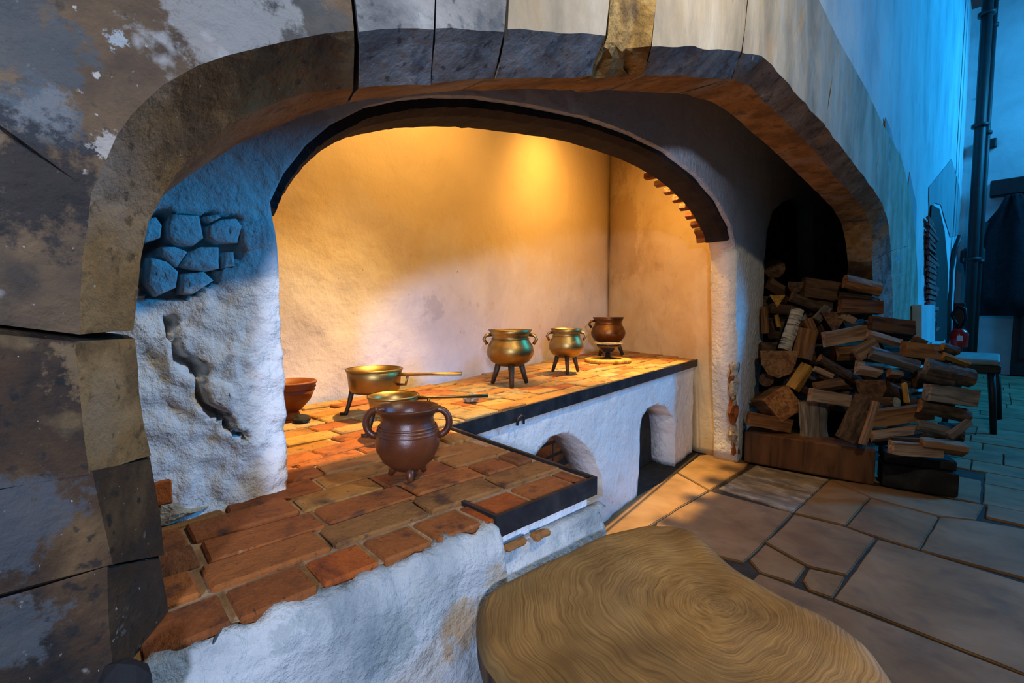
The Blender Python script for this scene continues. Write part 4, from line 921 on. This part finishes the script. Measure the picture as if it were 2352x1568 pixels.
D(570, 925, 578, 1150, 165, 'half', 'log_tan', 'upright half-round log with brown face on the great beam', -.02, m2='log_gray')
D(925, 915, 790, 1180, 155, 'half', 'log_dark', 'big rough bark log standing slanted at the beam right end', -.17, m2='bark')
D(950, 925, 868, 1190, 34, 'plank', 'log_pale', 'pale split edge along the big slanted bark log', -.215)
D(925, 1145, 1228, 1108, 78, 'wedge', 'log_pale', 'pale cracked log low in the pile, right of the slanted one', -.05)
D(1218, 1072, 1400, 1118, 70, 'half', 'log_gray', 'grey and orange curved slab right of the pale cracked log', -.02)
D(1405, 1140, 1535, 1050, 40, 'plank', 'log_gray', 'thin grey stick leaning at the lower right of the pile', -.02)
D(1045, 1212, 1355, 1238, 78, 'plank', 'log_pale', 'white-grey flat board on the charred block', -.16)
D(1240, 1190, 1510, 1228, 84, 'wedge', 'log_tan', 'splintered brown log behind the white-grey flat board', -.08)
D(1040, 1165, 1400, 1180, 40, 'plank', 'log_dark', 'dark thin board under the pale cracked log', .0)
# dim logs deeper in the pile, seen through the gaps
for r_ in range(6):
    for q_ in range(9):
        cx = 300+q_*150+(r_ % 2)*60; cy = 330+r_*150
        if (r_ == 0 and q_ > 2) or (r_ == 1 and q_ > 5) or cx+70 > 1500 or (r_ > 4 and cx < 960): continue
        if r_ == 5: cy = 1130
        D(cx-68, cy+random.uniform(-10, 10), cx+68, cy+random.uniform(-10, 10), 138, random.choice(['half', 'wedge', 'round']), 'log_dark', 'dim dark log deep in the pile, seen only between the front logs', .20, m2='bark')
bpy.context.view_layer.update()
# ------------------------------------------------------------------ right side: wall details, far wall, bench, pipes
def patch(px_, dx, m, name='painted_shadow', th=.006):
    P = [onx(u, v, X0+dx) for u, v in px_]; return prism(name, P, th, m, WF, 0, up=Vector((1, 0, 0)))
patch([(2032, 270), (2045, 300), (2058, 360), (2066, 420), (2070, 500), (2068, 640), (2054, 640), (2052, 520), (2044, 440), (2030, 380)][::-1], -.008, 'shadow_patch')  # three thin grey panels, cast shadows given as colour
patch([(2088, 395), (2095, 430), (2104, 470), (2102, 560), (2092, 610), (2084, 540), (2082, 460)][::-1], -.008, 'shadow_patch')
patch([(2185, 365), (2203, 430), (2206, 470), (2200, 540), (2182, 545), (2160, 470), (2144, 465), (2134, 530), (2134, 590), (2133, 430)][::-1], -.008, 'shadow_patch')
slotP = [(2134, 780), (2134, 560), (2138, 470), (2156, 480), (2168, 530), (2176, 620), (2173, 780)]
patch(slotP[::-1], .008, 'dark_fill', 'recess', .01)
for k in range(22):
    v = 500+k*13; u0 = 2133; u1 = 2150+random.uniform(-4, 8)
    p0 = onx(u0, v, X0+.03); p1 = onx(u1, v, X0+.03); L_ = p1.y-p0.y; h = (onx(u0, v, X0).z-onx(u0, v+9, X0).z)
    box('brick', ((X0+.022), (p0.y+p1.y)/2, p0.z), (.03, L_, abs(h)), 'brick_far', WF, .006, None, .01)
patch([(2095, 700), (2130, 700), (2130, 785), (2096, 785)][::-1], .01, 'white_wall', 'white_pilaster', .08)
struct(box('wall_far', (1.6, 14.65, 4.0), (6.5, .3, 8), 'far_wall', bev=0))
struct(box('wall_far_left', (-1.3, 14.9, 4.0), (1.2, .3, 8), 'far_wall', bev=0))
# pipes down the corner
def vpipe(u, y, z0, z1, r, label, name='pipe'):
    p = ony(u, 784, y); t = empty(name, (p.x, y, z0), label, 'pipe')
    tube('tube', [(0, 0, 0), (0, 0, (z1-z0)/2), (0, 0, z1-z0)], r, 'pipe', t, 12)
    for z in (.3, .62, .88): lathe('bracket', [(r, -.03), (r*1.5, -.03), (r*1.5, .03), (r, .03)], 'pipe', t, 12, (0, 0, (z1-z0)*z))
    return t
vpipe(2222, 12.6, .0, 7.9, .085, 'thick dark pipe running down the corner right of the blue wall')
vpipe(2238, 13.2, .0, 7.9, .05, 'thinner dark pipe just right of the thick corner pipe')
q = [ony(u, v, 14.49) for u, v in [(2252, 160), (2266, 180), (2268, 215), (2256, 230), (2242, 225)]]
tag(tube('cable', q, .012, 'pipe'), 'thin dark cable looping beside the corner pipe', 'cable')
q = [ony(u, v, 12.4) for u, v in [(2206, 540), (2192, 575), (2184, 620), (2180, 700), (2178, 800)]]
tag(tube('cable', q, .04, 'pipe'), 'dark hanging cable left of the corner pipe near the bricks', 'cable')
c = ony(2262, 333, 14.42); tag(box('junction_box', c, (.36, .14, .2), 'dark_wood', None, .02), 'small dark box fixed to the far wall beside the pipe', 'box')
c = ony(2234, 588, 13.3); tag(box('valve_box', c, (.36, .2, .32), 'dark_wood', None, .05), 'dark round-cornered box low on the corner pipe', 'box')
p0 = ony(2274, 436, 14.38); t = empty('wall_shelf', p0, 'dark wooden coat rail board on the far wall', 'shelf')
box('board', (1.0, 0, 0), (2.0, .24, .34), 'dark_wood', t, .02); box('bracket', (.85, .02, -.5), (.3, .12, .7), 'far_wall', t, .02)
# dark coat
c = ony(2322, 560, 14.12); t = empty('coat', (c.x, c.y, 0), 'long dark coat hanging below the rail on the far wall', 'coat')
bm = bmesh.new(); rows = []
cz = [ony(2320, v, 14.3).z for v in (452, 480, 530, 600, 680, 725)]; hw = [.12, .22, .50, .60, .55, .42]
for z, w in zip(cz, hw): rows.append([bm.verts.new((w*math.cos(2*math.pi*k/20), .12*math.sin(2*math.pi*k/20)*(1+.5*math.sin(k*2.1)), z)) for k in range(20)])
for A, B in zip(rows, rows[1:]):
    for j in range(20): bm.faces.new([A[j], A[(j+1) % 20], B[(j+1) % 20], B[j]])
bm.faces.new(rows[0]); bm.faces.new(rows[-1][::-1]); obj('body', bm, 'cloth_dark', t, True)
tube('sleeve', [(-.42, -.02, cz[1]-.25), (-.56, -.04, cz[3]), (-.5, -.05, cz[4]-.1)], [.12, .13, .10], 'cloth_dark', t, 10)
# door
da = ony(2330, 840, 14.45); t = empty('door_1', (da.x+.25, 14.45, 0), 'dark door', 'door'); del t['label']; del t['category']; t['kind'] = 'structure'
zt = ony(2330, 470, 14.4).z
box('door_leaf', (.0, -.02, zt/2), (.62, .08, zt), 'dark_wood', t, .01); box('door_panel', (0, -.07, zt*.7), (.4, .03, zt*.4), 'dark_wood', t, .01); box('door_panel', (0, -.07, zt*.25), (.4, .03, zt*.3), 'dark_wood', t, .01)
box('jamb', (.42, -.06, zt/2), (.2, .2, zt), 'far_wall', t, .01)
# bench
c = onz(2275, 990, 0); bz0 = .80
P = [onz(u, v, bz0) for u, v in [(2200, 800), (2296, 803), (2280, 842), (2206, 836)]]
cb = Vector((-.10, 7.55, 0)); 
f0 = 5.15; hz = onf(2235, 822, f0).z
t = empty('bench', (onf(2240, 838, f0).x, onf(2240, 838, f0).y, 0), 'pale grey-green wooden bench with dark splayed legs behind the log pile', 'bench')
bx = t.location
hz = (CAM + ray(2240, 838)*((t.location.y)/ray(2240, 838).y)).z if False else hz
box('seat', (-.02, .45, hz-.03), (.42, 1.3, .06), 'bench', t, .015)
box('apron', (.0, -.16, hz-.105), (.40, .05, .09), 'dark_wood', t, .01)
for (x, y) in ((.12, -.13), (-.15, -.13), (.15, .95), (-.15, .95)):
    tube('leg', [(x, y, hz-.06), (x*1.25, y-.04, hz*.5), (x*1.45, y-.08, .003)], [.035, .032, .028], 'dark_wood', t, 8)
# fire extinguisher on the wall beyond the bench
c = ony(2203, 772, 9.5); t = empty('fire_extinguisher', (c.x, 9.5, c.z-.16), 'red fire extinguisher with white tag and black hose behind the bench', 'extinguisher')
t.scale = (.6, .6, .6)
lathe('cylinder', [(0, 0), (.15, 0), (.17, .03), (.17, .34), (.13, .42), (.05, .47), (0, .48)], 'red', t, 28)
box('tag', (.02, -.172, .22), (.10, .012, .13), 'white_paper', t, .002)
tube('hose', [(0, 0, .48), (-.08, 0, .62), (-.16, -.03, .80), (-.05, -.03, 1.02), (.08, -.02, .95), (.10, 0, .7), (.04, 0, .5)], .03, 'dark_wood', t, 8)
lathe('valve', [(0, .46), (.06, .46), (.05, .58), (.02, .6), (0, .6)], 'dark_wood', t, 14)
# wall hook bracket under it so that it hangs from the corner post
tag(box('post', (c.x-.02, 9.66, (c.z+.5)/2), (.12, .12, c.z+.5), 'dark_wood', None, .01), 'dark wooden post behind the red extinguisher', 'post')
